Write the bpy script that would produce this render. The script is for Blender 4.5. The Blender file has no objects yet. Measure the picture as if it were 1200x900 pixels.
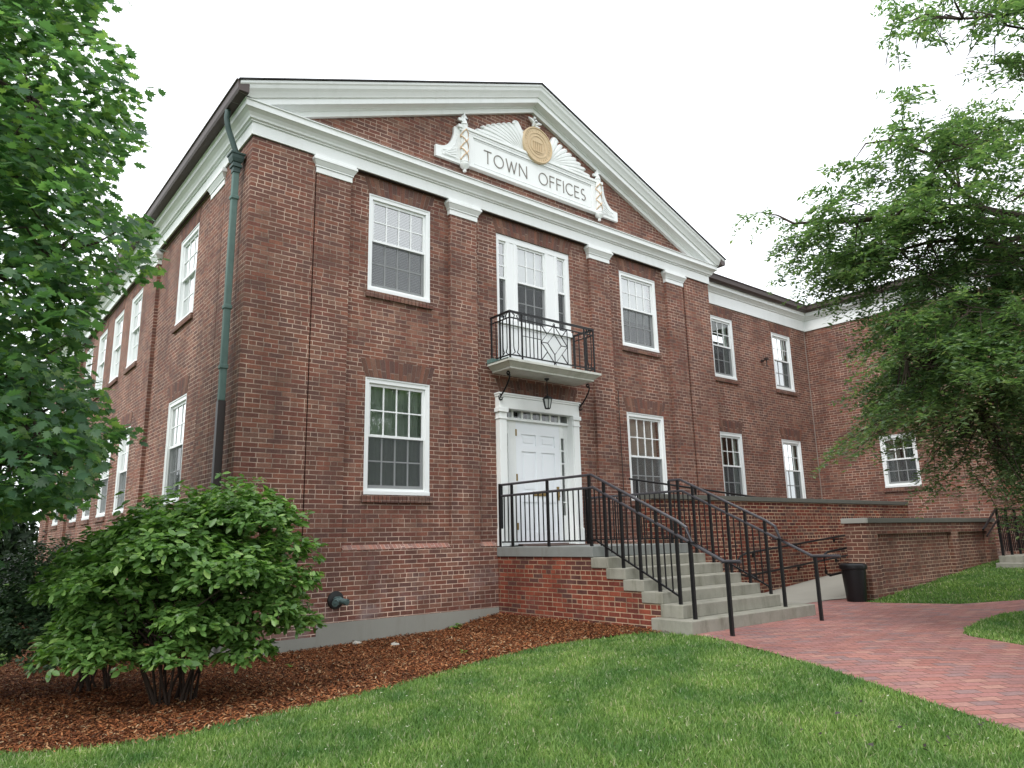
import bpy, bmesh, math, random
import numpy as np
from mathutils import Vector, Matrix, geometry
random.seed(7); rng = np.random.default_rng(11)
S = bpy.context.scene
COL = S.collection
PI = math.pi

# ------------------------------------------------------------------ helpers
class MB:
    """collects shapes, links them as ONE mesh object"""
    def __init__(s): s.v = []; s.f = []
    def add(s, vs, fs):
        o = len(s.v); s.v += [tuple(p) for p in vs]; s.f += [tuple(i + o for i in f) for f in fs]
    def box(s, x0, x1, y0, y1, z0, z1):
        s.add([(x0,y0,z0),(x1,y0,z0),(x1,y1,z0),(x0,y1,z0),(x0,y0,z1),(x1,y0,z1),(x1,y1,z1),(x0,y1,z1)],
              [(0,3,2,1),(4,5,6,7),(0,1,5,4),(1,2,6,5),(2,3,7,6),(3,0,4,7)])
    def frust(s, a, za, b, zb):
        """a,b = (x0,x1,y0,y1) rectangles at heights za, zb"""
        s.add([(a[0],a[2],za),(a[1],a[2],za),(a[1],a[3],za),(a[0],a[3],za),(b[0],b[2],zb),(b[1],b[2],zb),(b[1],b[3],zb),(b[0],b[3],zb)],
              [(0,3,2,1),(4,5,6,7),(0,1,5,4),(1,2,6,5),(2,3,7,6),(3,0,4,7)])
    def tube(s, pts, r, n=8, closed=False, flat=None):
        pts = [Vector(p) for p in pts]; m = len(pts)
        rs = r if isinstance(r, (list, tuple)) else [r] * m
        up = Vector((0, 0, 1)); rings = []
        for i, p in enumerate(pts):
            if closed: t = (pts[(i+1) % m] - pts[i-1]).normalized()
            else:
                a = pts[max(i-1, 0)]; b = pts[min(i+1, m-1)]; t = (b - a).normalized()
                if 0 < i < m-1:
                    d1 = (p - pts[i-1]).normalized(); d2 = (pts[i+1] - p).normalized(); t = (d1 + d2).normalized()
            ref = up if abs(t.z) < .95 else Vector((1, 0, 0))
            x = t.cross(ref).normalized(); y = x.cross(t).normalized()
            k = 1.0
            if not closed and 0 < i < m-1:
                c = d1.dot(t); k = 1 / max(c, .35)
            ring = []
            for j in range(n):
                a = 2 * PI * (j + .5) / n
                q = 1.0
                if n == 4: q = 1.414
                ring.append(p + (x * math.cos(a) + y * math.sin(a)) * rs[i] * q * (k if n == 4 else 1))
            rings.append(ring)
        o = len(s.v)
        for rg in rings: s.v += [tuple(q) for q in rg]
        L = m if closed else m - 1
        for i in range(L):
            a = o + i * n; b = o + ((i + 1) % m) * n
            for j in range(n): s.f.append((a + j, a + (j+1) % n, b + (j+1) % n, b + j))
        if not closed:
            s.f.append(tuple(o + j for j in range(n))[::-1]); s.f.append(tuple(o + (m-1) * n + j for j in range(n)))
    def prism(s, poly, axis, a, b):
        """poly: 2-D outline; axis 'y' extrudes (x,z) outlines along y; 'x' extrudes (y,z); 'z' extrudes (x,y)"""
        def P(u, v, t): return {'y': (u, t, v), 'x': (t, u, v), 'z': (u, v, t)}[axis]
        n = len(poly); vs = [P(u, v, a) for u, v in poly] + [P(u, v, b) for u, v in poly]
        s.add(vs, [tuple(range(n))[::-1], tuple(range(n, 2*n))] + [(i, (i+1) % n, n + (i+1) % n, n + i) for i in range(n)])
    def sweep(s, rows):
        """rows: list of closed profile rings (same length)"""
        o = len(s.v); n = len(rows[0])
        for r in rows: s.v += [tuple(p) for p in r]
        for i in range(len(rows) - 1):
            for j in range(n):
                a = o + i*n; s.f.append((a + j, a + (j+1) % n, a + n + (j+1) % n, a + n + j))
        s.f.append(tuple(range(o, o+n))[::-1]); e = o + (len(rows)-1)*n; s.f.append(tuple(range(e, e+n)))
    def lathe(s, prof, c, n=24, axis='z'):
        rows = []
        for r, z in prof:
            ring = []
            for j in range(n):
                a = 2*PI*j/n
                if axis == 'z': ring.append((c[0] + r*math.cos(a), c[1] + r*math.sin(a), c[2] + z))
                else: ring.append((c[0] + r*math.cos(a), c[1] - z, c[2] + r*math.sin(a)))
            rows.append(ring)
        s.sweep(rows)
    def quadv(s, *p): s.add(p, [(0,1,2,3)])
    def build(s, name, mat, parent=None, smooth=False, bevel=0, uv=False, rotuv=False, fix=True, mods=True):
        me = bpy.data.meshes.new(name); me.from_pydata(s.v, [], s.f); me.update()
        if fix:
            bm = bmesh.new(); bm.from_mesh(me); bmesh.ops.recalc_face_normals(bm, faces=bm.faces[:]); bm.to_mesh(me); bm.free()
        if uv: box_uv(me, rotuv)
        me.materials.append(mat)
        if smooth:
            me.polygons.foreach_set('use_smooth', [True]*len(me.polygons)); me.set_sharp_from_angle(angle=math.radians(38))
        ob = bpy.data.objects.new(name, me); COL.objects.link(ob)
        if parent: ob.parent = parent
        if bevel:
            m = ob.modifiers.new('Bevel', 'BEVEL'); m.width = bevel; m.segments = 2; m.limit_method = 'ANGLE'; m.angle_limit = .6
        return ob

def box_uv(me, rot=False):
    uvl = me.uv_layers.new(name='UVMap'); co = me.vertices
    for p in me.polygons:
        n = p.normal
        for li in p.loop_indices:
            c = co[me.loops[li].vertex_index].co
            if abs(n.z) > .8: u, v = c.x, c.y
            elif abs(n.x) > abs(n.y): u, v = c.y, c.z
            else: u, v = c.x, c.z
            uvl.data[li].uv = (v, u) if rot else (u, v)

def tag(o, label=None, cat=None, group=None, kind=None):
    if label: o['label'] = label
    if cat: o['category'] = cat
    if group: o['group'] = group
    if kind: o['kind'] = kind
    return o
def empty(name, loc=(0,0,0), rz=0, parent=None):
    o = bpy.data.objects.new(name, None); o.location = loc; o.rotation_euler = (0, 0, rz); COL.objects.link(o)
    o.empty_display_size = .2
    if parent: o.parent = parent
    return o
def copy_tree(o, parent=None):
    c = o.copy(); COL.objects.link(c); c.parent = parent
    for ch in [k for k in o.children]: copy_tree(ch, c)
    return c
def rect_profile_path(prof, path):
    """path: list of functions offset p -> (x,y)"""
    return [[(*fn(p), z) for p, z in prof] for fn in path]

# ------------------------------------------------------------------ materials
def nt(name):
    m = bpy.data.materials.new(name); m.use_nodes = True; t = m.node_tree
    for n in list(t.nodes): t.nodes.remove(n)
    out = t.nodes.new('ShaderNodeOutputMaterial'); return m, t, out
def N(t, typ, **kw):
    n = t.nodes.new(typ)
    for k, v in kw.items():
        if k == 'inp':
            for a, b in v.items(): n.inputs[a].default_value = b
        else: setattr(n, k, v)
    return n
def math_(t, op, a, b=None, c=None):
    n = t.nodes.new('ShaderNodeMath'); n.operation = op
    for i, x in enumerate((a, b, c)):
        if x is None: continue
        if isinstance(x, (int, float)): n.inputs[i].default_value = x
        else: t.links.new(x, n.inputs[i])
    return n.outputs[0]
def mixc(t, f, a, b, blend='MIX'):
    n = t.nodes.new('ShaderNodeMix'); n.data_type = 'RGBA'; n.blend_type = blend
    for idx, x in ((0, f), (6, a), (7, b)):
        if isinstance(x, (int, float)): n.inputs[idx].default_value = x
        elif isinstance(x, tuple): n.inputs[idx].default_value = (*x[:3], 1)
        else: t.links.new(x, n.inputs[idx])
    return n.outputs[2]
def ramp(t, fac, stops, const=False):
    n = t.nodes.new('ShaderNodeValToRGB'); cr = n.color_ramp
    if const: cr.interpolation = 'CONSTANT'
    while len(cr.elements) < len(stops): cr.elements.new(.5)
    for e, (p, c) in zip(cr.elements, stops): e.position = p; e.color = (*c, 1) if len(c) == 3 else c
    t.links.new(fac, n.inputs[0]); return n.outputs[0]
def noise(t, vec, scale, detail=3, rough=.6):
    n = N(t, 'ShaderNodeTexNoise', inp={'Scale': scale, 'Detail': detail, 'Roughness': rough})
    if vec is not None: t.links.new(vec, n.inputs['Vector'])
    return n.outputs[0]
def principled(t, out, base, rough=.7, spec=.3, bump=None, bstr=.3, bdist=.01, metal=0):
    p = N(t, 'ShaderNodeBsdfPrincipled', inp={'Metallic': metal, 'Specular IOR Level': spec})
    for nm, x in (('Base Color', base), ('Roughness', rough)):
        if isinstance(x, tuple): p.inputs[nm].default_value = (*x[:3], 1)
        elif isinstance(x, (int, float)): p.inputs[nm].default_value = x
        else: t.links.new(x, p.inputs[nm])
    if bump is not None:
        b = N(t, 'ShaderNodeBump', inp={'Strength': bstr, 'Distance': bdist}); t.links.new(bump, b.inputs['Height']); t.links.new(b.outputs[0], p.inputs['Normal'])
    t.links.new(p.outputs[0], out.inputs[0]); return p
def pos(t): return N(t, 'ShaderNodeNewGeometry').outputs['Position']

def brick_mat(name, cols, mortar, H=.0677, L=.213, header_every=6, mw=.011, stain=True, effl=0.0, lowmort=1.0):
    m, t, out = nt(name)
    uv = N(t, 'ShaderNodeUVMap').outputs[0]
    sp = N(t, 'ShaderNodeSeparateXYZ'); t.links.new(uv, sp.inputs[0]); u0, v0 = sp.outputs[0], sp.outputs[1]
    P = pos(t)
    wob = noise(t, P, 3.0, 2)
    v1 = math_(t, 'ADD', v0, math_(t, 'MULTIPLY', math_(t, 'SUBTRACT', wob, .5), .008))
    r = math_(t, 'DIVIDE', v1, H); row = math_(t, 'FLOOR', r); fv = math_(t, 'FRACT', r)
    # header course every nth row, mixed lengths elsewhere
    ishead = math_(t, 'COMPARE', math_(t, 'MODULO', math_(t, 'ADD', row, 600), header_every), 0, .4)
    Lr = math_(t, 'SUBTRACT', L, math_(t, 'MULTIPLY', ishead, L / 2))
    rn = N(t, 'ShaderNodeTexWhiteNoise', noise_dimensions='1D'); t.links.new(row, rn.inputs['W'])
    off = math_(t, 'ADD', math_(t, 'MULTIPLY', math_(t, 'MODULO', math_(t, 'ADD', row, 600), 2), .5), math_(t, 'MULTIPLY', rn.outputs[0], .18))
    uu = math_(t, 'ADD', math_(t, 'DIVIDE', u0, Lr), off)
    cell = math_(t, 'FLOOR', uu); fu = math_(t, 'FRACT', uu)
    # mortar mask
    du = math_(t, 'MULTIPLY', math_(t, 'MINIMUM', fu, math_(t, 'SUBTRACT', 1, fu)), Lr)
    dv = math_(t, 'MULTIPLY', math_(t, 'MINIMUM', fv, math_(t, 'SUBTRACT', 1, fv)), H)
    d = math_(t, 'MINIMUM', du, dv)
    d = math_(t, 'ADD', d, math_(t, 'MULTIPLY', math_(t, 'SUBTRACT', noise(t, P, 60, 2), .5), .004))
    mr = N(t, 'ShaderNodeMapRange', inp={'From Min': mw*.5 - .0015, 'From Max': mw*.5 + .0015}); mr.interpolation_type = 'SMOOTHSTEP'; t.links.new(d, mr.inputs[0])
    isb = mr.outputs[0]
    cb = N(t, 'ShaderNodeCombineXYZ'); t.links.new(cell, cb.inputs[0]); t.links.new(row, cb.inputs[1])
    wn = N(t, 'ShaderNodeTexWhiteNoise', noise_dimensions='2D'); t.links.new(cb.outputs[0], wn.inputs['Vector'])
    n = len(cols); bc = ramp(t, wn.outputs[0], [(i / n, c) for i, c in enumerate(cols)], const=True)
    fine = noise(t, P, 45, 4, .7)
    bc = mixc(t, 1.0, bc, ramp(t, fine, [(.3, (.72,.72,.72)), (.7, (1.25,1.25,1.25))]), 'MULTIPLY')
    big = noise(t, P, .55, 5, .65)
    mc = mixc(t, noise(t, P, 25, 3), tuple(c*.75 for c in mortar), tuple(min(1, c*1.2) for c in mortar))
    # in places the mortar is grimy, in places it is fresh and pale
    grime = ramp(t, noise(t, P, 1.3, 4, .7), [(.36, (.45,.42,.40)), (.62, (1.35,1.30,1.26))])
    mc = mixc(t, 1.0, mc, grime, 'MULTIPLY')
    szz = N(t, 'ShaderNodeSeparateXYZ'); t.links.new(P, szz.inputs[0])
    lowb = N(t, 'ShaderNodeMapRange', inp={'From Min': 1.45, 'From Max': 1.15, 'To Min': 1.0, 'To Max': lowmort}); t.links.new(szz.outputs[2], lowb.inputs[0])
    lc = N(t, 'ShaderNodeCombineXYZ')
    for i in range(3): t.links.new(lowb.outputs[0], lc.inputs[i])
    mc = mixc(t, 1.0, mc, lc.outputs[0], 'MULTIPLY')
    c = mixc(t, isb, mc, bc)
    if stain:
        c = mixc(t, 1.0, c, ramp(t, big, [(.3, (.80,.78,.79)), (.7, (1.24,1.20,1.17))]), 'MULTIPLY')
        mp = N(t, 'ShaderNodeMapping', inp={'Scale': (5, 5, .35)}); t.links.new(P, mp.inputs[0])
        c = mixc(t, 1.0, c, ramp(t, noise(t, mp.outputs[0], 1.0, 4, .7), [(.33, (.82,.82,.83)), (.6, (1.06,1.06,1.06))]), 'MULTIPLY')
    if effl > 0:
        sz = N(t, 'ShaderNodeSeparateXYZ'); t.links.new(P, sz.inputs[0])
        band = N(t, 'ShaderNodeMapRange', inp={'From Min': 1.3, 'From Max': .5}); t.links.new(sz.outputs[2], band.inputs[0])
        k = math_(t, 'MULTIPLY', band.outputs[0], ramp(t, noise(t, P, 1.6, 5, .75), [(.5, (0,0,0)), (.72, (1,1,1))]))
        c = mixc(t, math_(t, 'MULTIPLY', k, effl), c, (.36,.30,.29))
    rough = .85
    principled(t, out, c, rough, .25, math_(t, 'ADD', isb, math_(t, 'MULTIPLY', fine, .3)), .55, .006)
    return m

MAIN_COLS = [(x_*.85+.054, y_*.85+.029, z_*.85+.0225) for x_, y_, z_ in [(.105,.043,.032),(.145,.058,.04),(.098,.045,.036),(.165,.062,.042),(.12,.055,.042),(.19,.075,.048),(.10,.05,.042),(.135,.048,.036),(.088,.046,.040),(.155,.085,.062),(.115,.052,.036),(.20,.10,.07)]]
RED_COLS = [(.15,.038,.024),(.19,.048,.028),(.12,.036,.026),(.22,.058,.034),(.165,.045,.03),(.13,.033,.024),(.09,.038,.032),(.185,.05,.032)]
M = {}
M['brick'] = brick_mat('facade_brick', MAIN_COLS, (.40,.32,.265), effl=.6, mw=.0108, lowmort=1.35)
M['brick_head'] = brick_mat('flat_arch_brick', [(k[0]*.93, k[1]*1.02, k[2]*1.04) for k in MAIN_COLS], (.27,.21,.18), header_every=999, L=.32, H=.0677, mw=.010)
M['brick_belt'] = brick_mat('belt_brick', [tuple(c*1.45+.03 for c in k) for k in MAIN_COLS], (.40,.30,.26), header_every=999, L=.32, mw=.010, stain=False)
M['brick_stoop'] = brick_mat('stoop_brick', RED_COLS, (.33,.255,.18), effl=.12, mw=.0125)
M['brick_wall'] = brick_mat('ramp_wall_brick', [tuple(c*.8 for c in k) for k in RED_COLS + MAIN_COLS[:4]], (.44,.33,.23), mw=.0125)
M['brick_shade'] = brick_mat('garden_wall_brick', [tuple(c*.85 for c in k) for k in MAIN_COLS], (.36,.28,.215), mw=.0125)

def simple(name, col, rough=.6, spec=.3, var=.12, scale=6, bump=0, metal=0, dirt=None):
    m, t, out = nt(name); P = pos(t)
    n1 = noise(t, P, scale, 5, .65)
    c = mixc(t, n1, tuple(x*(1-var) for x in col), tuple(min(1, x*(1+var)) for x in col))
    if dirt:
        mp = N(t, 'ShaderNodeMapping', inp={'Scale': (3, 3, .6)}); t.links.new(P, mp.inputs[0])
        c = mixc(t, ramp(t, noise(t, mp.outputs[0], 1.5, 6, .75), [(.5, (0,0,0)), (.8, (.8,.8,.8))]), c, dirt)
    principled(t, out, c, rough, spec, noise(t, P, scale*12, 3) if bump else None, bump, .005, metal)
    return m
M['white'] = simple('white_paint', (.80,.82,.81), .45, .35, .03, 2, .04, dirt=(.70,.72,.70))
M['trimwhite'] = simple('white_window_paint', (.80,.82,.82), .35, .4, .02, 3)
M['cove'] = M['white']
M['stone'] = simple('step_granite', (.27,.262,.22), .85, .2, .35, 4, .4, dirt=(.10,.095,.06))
M['slab'] = simple('bluestone_slab', (.21,.22,.21), .8, .25, .15, 4, .2, dirt=(.15,.14,.12))
M['concrete'] = simple('foundation_concrete', (.30,.30,.265), .9, .2, .08, 2.5, .15, dirt=(.25,.245,.21))
M['coping'] = simple('grey_coping', (.115,.115,.10), .85, .2, .2, 4, .2)
M['cap_lit_end'] = simple('pale_cap_and_lit_end', (.34,.34,.31), .85, .2, .15, 4, .2)  # pale stone of the pier cap, also the painted light on the garden coping's end
M['ramp'] = simple('ramp_concrete', (.27,.26,.225), .9, .2, .12, 1.5, .15)
M['black'] = simple('black_iron_paint', (.007,.007,.008), .42, .3, .2, 20)
M['handrail'] = simple('worn_handrail_top', (.05,.047,.054), .3, .6, .25, 14)
M['gutter'] = simple('brown_gutter_metal', (.075,.055,.05), .5, .4, .2, 3)
M['copper'] = simple('verdigris_copper', (.115,.185,.17), .7, .3, .3, 5, dirt=(.17,.24,.22))
M['copperdark'] = simple('dark_patinated_copper', (.05,.085,.08), .6, .4, .3, 8)
M['brownpipe'] = simple('dark_brown_pipe', (.035,.026,.024), .5, .4, .2, 5)
M['gold'] = simple('gilded_seal', (.60,.46,.29), .65, .4, .12, 12)
M['goldpale'] = simple('faded_gold_ribbon', (.68,.50,.34), .6, .3, .1, 12)
M['lettergrey'] = simple('letter_grey', (.22,.20,.18), .6, .3, .1, 8)
M['bronze'] = simple('green_bronze', (.085,.135,.13), .55, .5, .4, 25)
M['bronzedark'] = simple('black_bronze_plate', (.018,.02,.02), .5, .5, .3, 15)
M['brass'] = simple('aged_brass', (.25,.17,.06), .4, .5, .2, 20, metal=.6)
M['plastic'] = simple('black_plastic', (.006,.006,.007), .4, .35, .2, 5)
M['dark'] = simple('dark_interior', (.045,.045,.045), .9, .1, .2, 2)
M['floorin'] = simple('interior_floor', (.10,.09,.08), .9, .1, .2, 2)
M['terracotta'] = simple('terracotta', (.42,.10,.04), .8, .2, .15, 6)
M['bark'] = simple('tree_bark', (.07,.055,.045), .95, .1, .35, 12, .8)
M['twig'] = simple('shrub_stem', (.045,.032,.025), .9, .1, .3, 18, .4)
M['rock'] = simple('pale_rock', (.45,.43,.38), .9, .2, .2, 20, .5)
M['doorpaint'] = simple('door_paint', (.80,.83,.86), .35, .45, .015, 3)

def shingle_mat():
    m, t, out = nt('asphalt_shingles'); P = pos(t)
    b = N(t, 'ShaderNodeTexBrick', inp={'Scale': 1, 'Brick Width': .3, 'Row Height': .14, 'Mortar Size': .006, 'Color1': (.06,.06,.065,1), 'Color2': (.10,.095,.10,1), 'Mortar': (.02,.02,.02,1)})
    t.links.new(P, b.inputs[0]); principled(t, out, b.outputs[0], .95, .1, noise(t, P, 40), .4, .01); return m
M['shingle'] = shingle_mat()
M['mortar'] = simple('lime_mortar', (.27,.215,.185), .9, .1, .2, 20)

def paver_mat():
    m, t, out = nt('brick_pavers'); P = pos(t)
    wv = N(t, 'ShaderNodeMapping', inp={'Rotation': (0, 0, .56)}); t.links.new(P, wv.inputs[0])
    sp = N(t, 'ShaderNodeSeparateXYZ'); t.links.new(wv.outputs[0], sp.inputs[0])
    wob = noise(t, P, 2.5, 2)
    yy = math_(t, 'ADD', sp.outputs[1], math_(t, 'MULTIPLY', wob, .03))
    r = math_(t, 'DIVIDE', yy, .102); row = math_(t, 'FLOOR', r); fv = math_(t, 'FRACT', r)
    uu = math_(t, 'ADD', math_(t, 'DIVIDE', sp.outputs[0], .205), math_(t, 'MULTIPLY', math_(t, 'MODULO', math_(t, 'ADD', row, 2000), 2), .5))
    cell = math_(t, 'FLOOR', uu); fu = math_(t, 'FRACT', uu)
    du = math_(t, 'MULTIPLY', math_(t, 'MINIMUM', fu, math_(t, 'SUBTRACT', 1, fu)), .205)
    dv = math_(t, 'MULTIPLY', math_(t, 'MINIMUM', fv, math_(t, 'SUBTRACT', 1, fv)), .102)
    d = math_(t, 'MINIMUM', du, dv)
    mr = N(t, 'ShaderNodeMapRange', inp={'From Min': .0015, 'From Max': .005}); t.links.new(d, mr.inputs[0])
    cb = N(t, 'ShaderNodeCombineXYZ'); t.links.new(cell, cb.inputs[0]); t.links.new(row, cb.inputs[1])
    wn = N(t, 'ShaderNodeTexWhiteNoise', noise_dimensions='2D'); t.links.new(cb.outputs[0], wn.inputs['Vector'])
    cols = [(x_*.85+.095, y_*.85+.050, z_*.85+.045) for x_, y_, z_ in [(.235,.105,.09),(.27,.125,.108),(.21,.09,.078),(.25,.125,.112),(.29,.13,.105),(.225,.11,.102),(.20,.12,.115),(.25,.10,.08),(.24,.115,.10),(.31,.17,.135),(.19,.10,.094),(.26,.115,.095),(.17,.12,.12),(.26,.12,.11),(.27,.15,.125),(.24,.10,.085)]]
    bc = ramp(t, wn.outputs[0], [(i/16, c) for i, c in enumerate(cols)], const=True)
    bc = mixc(t, 1, bc, ramp(t, noise(t, P, 30, 4, .7), [(.3,(.8,.8,.8)),(.7,(1.18,1.18,1.18))]), 'MULTIPLY')
    c = mixc(t, mr.outputs[0], (.085,.055,.045), bc)
    c = mixc(t, 1, c, ramp(t, noise(t, P, .9, 5, .7), [(.3,(.82,.82,.84)),(.7,(1.14,1.12,1.10))]), 'MULTIPLY')
    tilt = math_(t, 'MULTIPLY', wn.outputs[0], .35)
    principled(t, out, c, .8, .25, math_(t, 'ADD', mr.outputs[0], tilt), .6, .006); return m
M['paver'] = paver_mat()

def ground_mat():
    m, t, out = nt('lawn_soil'); P = pos(t)
    c = mixc(t, noise(t, P, 1.2, 5, .7), (.045,.095,.018), (.07,.13,.028))
    c = mixc(t, ramp(t, noise(t, P, 25, 4), [(.45,(0,0,0)),(.7,(.6,.6,.6))]), c, (.045,.04,.02))
    principled(t, out, c, .95, .1, noise(t, P, 60, 3), .6, .02); return m
M['ground'] = ground_mat()
def mulch_mat():
    m, t, out = nt('mulch_base'); P = pos(t)
    c = mixc(t, noise(t, P, 40, 4, .8), (.04,.016,.009), (.15,.055,.025))
    c = mixc(t, 1, c, ramp(t, noise(t, P, 1.1, 4), [(.3,(.7,.7,.7)),(.7,(1.2,1.2,1.2))]), 'MULTIPLY')
    principled(t, out, c, .95, .1, noise(t, P, 50, 4, .8), .9, .02); return m
M['mulch'] = mulch_mat()
def island_mat(name, stops, rough=.5, spec=.3, trans=0.0, patch=None, patchscale=1.0, tcol=None):
    m, t, out = nt(name)
    g = N(t, 'ShaderNodeNewGeometry'); P = g.outputs['Position']
    c = ramp(t, g.outputs['Random Per Island'], stops)
    if patch: c = mixc(t, 1, c, ramp(t, noise(t, P, patchscale, 4, .65), [(.32, patch[0]), (.68, patch[1])]), 'MULTIPLY')
    p = N(t, 'ShaderNodeBsdfPrincipled', inp={'Roughness': rough, 'Specular IOR Level': spec}); t.links.new(c, p.inputs['Base Color'])
    if trans > 0:
        tr = N(t, 'ShaderNodeBsdfTranslucent'); tc = mixc(t, 1, c, tcol or (1.5,1.8,.75), 'MULTIPLY'); t.links.new(tc, tr.inputs[0])
        mx = N(t, 'ShaderNodeMixShader', inp={0: trans}); t.links.new(p.outputs[0], mx.inputs[1]); t.links.new(tr.outputs[0], mx.inputs[2]); t.links.new(mx.outputs[0], out.inputs[0])
    else: t.links.new(p.outputs[0], out.inputs[0])
    return m
M['chips'] = island_mat('mulch_chips', [(0, (0.0331, 0.0149, 0.009)), (0.3, (0.1436, 0.048, 0.0203)), (0.6, (0.2431, 0.0858, 0.0315)), (0.85, (0.3315, 0.1373, 0.0563)), (0.95, (0.3978, 0.2517, 0.135)), (1, (0.3757, 0.3203, 0.2137))], .8, .2, patch=((.75,.75,.75),(1.15,1.1,1.05)), patchscale=.9)
M['grass'] = island_mat('grass_blades', [(0, (0.083, 0.1725, 0.0433)), (0.5, (0.1365, 0.2464, 0.0698)), (0.85, (0.2017, 0.3203, 0.0996)), (1, (0.3797, 0.3819, 0.2823))], .55, .25, .3, patch=((.58,.70,.66),(1.5,1.26,1.2)), patchscale=1.5)
M['maple'] = island_mat('maple_leaves', [(0, (0.0591, 0.121, 0.0716)), (0.5, (0.0919, 0.1728, 0.0937)), (0.8, (0.1313, 0.2246, 0.1046)), (1, (0.2231, 0.311, 0.1239))], .4, .3, .5)
M['locust'] = island_mat('locust_leaflets', [(0, (0.0719, 0.12, 0.0722)), (0.5, (0.115, 0.186, 0.0985)), (0.85, (0.1725, 0.252, 0.1313)), (1, (0.2587, 0.3, 0.175))], .42, .35, .42)
M['shrub'] = island_mat('broad_shrub_leaves', [(0, (0.0722, 0.1483, 0.0403)), (0.5, (0.1116, 0.2163, 0.0559)), (0.85, (0.1706, 0.2905, 0.0745)), (1, (0.2625, 0.3832, 0.1165))], .33, .45, .3)
M['shrub2'] = island_mat('small_shrub_leaves', [(0, (0.0343, 0.0706, 0.0374)), (0.6, (0.0594, 0.1134, 0.0515)), (1, (0.1188, 0.189, 0.0936))], .4, .45, .2)
M['hedge'] = island_mat('dark_evergreen_leaves', [(0,(.012,.024,.012)),(1,(.025,.045,.018))], .6, .2, .1)
M['fartree'] = island_mat('street_tree_leaves', [(0,(.035,.075,.02)),(1,(.08,.14,.035))], .5, .3, .3)
M['weed'] = island_mat('weed_leaves', [(0,(.09,.18,.03)),(1,(.14,.26,.05))], .5, .3, .3)

def glass_mat(name, refl=1.0, tint=(.92,.95,.935), base=.20):
    m, t, out = nt(name)
    fr = N(t, 'ShaderNodeFresnel', inp={'IOR': 1.55}); k = math_(t, 'MINIMUM', math_(t, 'ADD', math_(t, 'MULTIPLY', fr.outputs[0], 2.0*refl), base), 1)
    P = pos(t); bp = N(t, 'ShaderNodeBump', inp={'Strength': .05, 'Distance': .02}); t.links.new(noise(t, P, 2.2, 1), bp.inputs['Height'])
    gl = N(t, 'ShaderNodeBsdfGlossy', inp={'Roughness': .015, 'Color': (.95,.97,.96,1)}); t.links.new(bp.outputs[0], gl.inputs['Normal'])
    tr = N(t, 'ShaderNodeBsdfTransparent', inp={'Color': (*tint, 1)})
    mx = N(t, 'ShaderNodeMixShader'); t.links.new(k, mx.inputs[0]); t.links.new(tr.outputs[0], mx.inputs[1]); t.links.new(gl.outputs[0], mx.inputs[2]); t.links.new(mx.outputs[0], out.inputs[0])
    return m
M['glass'] = glass_mat('window_glass', 1.15)
M['glass_dim'] = glass_mat('dim_window_glass', .55, base=.03)
def screen_mat():
    m, t, out = nt('insect_screen')
    d = N(t, 'ShaderNodeBsdfDiffuse', inp={'Color': (.10,.105,.11,1)}); tr = N(t, 'ShaderNodeBsdfTransparent')
    mx = N(t, 'ShaderNodeMixShader', inp={0: .5}); t.links.new(tr.outputs[0], mx.inputs[1]); t.links.new(d.outputs[0], mx.inputs[2]); t.links.new(mx.outputs[0], out.inputs[0]); return m
M['screen'] = screen_mat()
M['shade'] = simple('white_shade_cloth', (.72,.74,.72), .9, .1, .04, 2)
M['curtain'] = simple('pale_green_curtain', (.56,.62,.56), .9, .1, .1, 3)
M['lampglass'] = simple('clouded_lamp_glass', (.45,.47,.46), .2, .5, .05, 8)

# ------------------------------------------------------------------ terrain
def sst(a, b, t):
    u = np.clip((t - a) / (b - a), 0, 1); return u*u*(3-2*u)
def terr(x, y):
    x = np.asarray(x, float); y = np.asarray(y, float); yy = -y
    left = -.09 + .025*np.minimum(np.maximum(x, -8), 4.4) + .035*np.clip(yy, 0, 4.5)
    k = sst(3.2, 4.6, x); z = left*(1-k) + .165*k
    z = z + .075*np.clip(np.minimum(x, 16) - 9.6, 0, None) * sst(-7.5, -5.0, -np.abs(y + 3.6) - 1.5)
    z = z - .05*np.clip(np.minimum(yy, 12) - 6.0, 0, None)
    return z
def tz(x, y): return float(terr(x, y))

def poly_sheet(outline, step, off):
    xs = [p[0] for p in outline]; ys = [p[1] for p in outline]
    pts = [Vector(p) for p in outline]; n = len(pts); fine = []
    for i in range(n):
        a, b = pts[i], pts[(i+1) % n]; k = max(1, int((b-a).length / step))
        for j in range(k): fine.append(a.lerp(b, j/k))
    nb = len(fine); inner = []
    x = min(xs) + step*.5
    while x < max(xs):
        y = min(ys) + step*.5
        while y < max(ys): inner.append(Vector((x, y))); y += step
        x += step
    vs, es, fs, *_ = geometry.delaunay_2d_cdt(fine + inner, [(i, (i+1) % nb) for i in range(nb)], [list(range(nb))], 1, 1e-4)
    mb = MB(); mb.v = [(v.x, v.y, tz(v.x, v.y) + off) for v in vs]; mb.f = [tuple(f) for f in fs]
    return mb
def smooth_closed(pts, k=6):
    """Catmull-Rom through open list"""
    out = []
    for i in range(len(pts)-1):
        p0 = pts[max(i-1,0)]; p1 = pts[i]; p2 = pts[i+1]; p3 = pts[min(i+2, len(pts)-1)]
        for j in range(k):
            s = j/k; f = lambda a,b,c,d: .5*((2*b)+(-a+c)*s+(2*a-5*b+4*c-d)*s*s+(-a+3*b-3*c+d)*s**3)
            out.append((f(p0[0],p1[0],p2[0],p3[0]), f(p0[1],p1[1],p2[1],p3[1])))
    out.append(pts[-1]); return out

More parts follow.
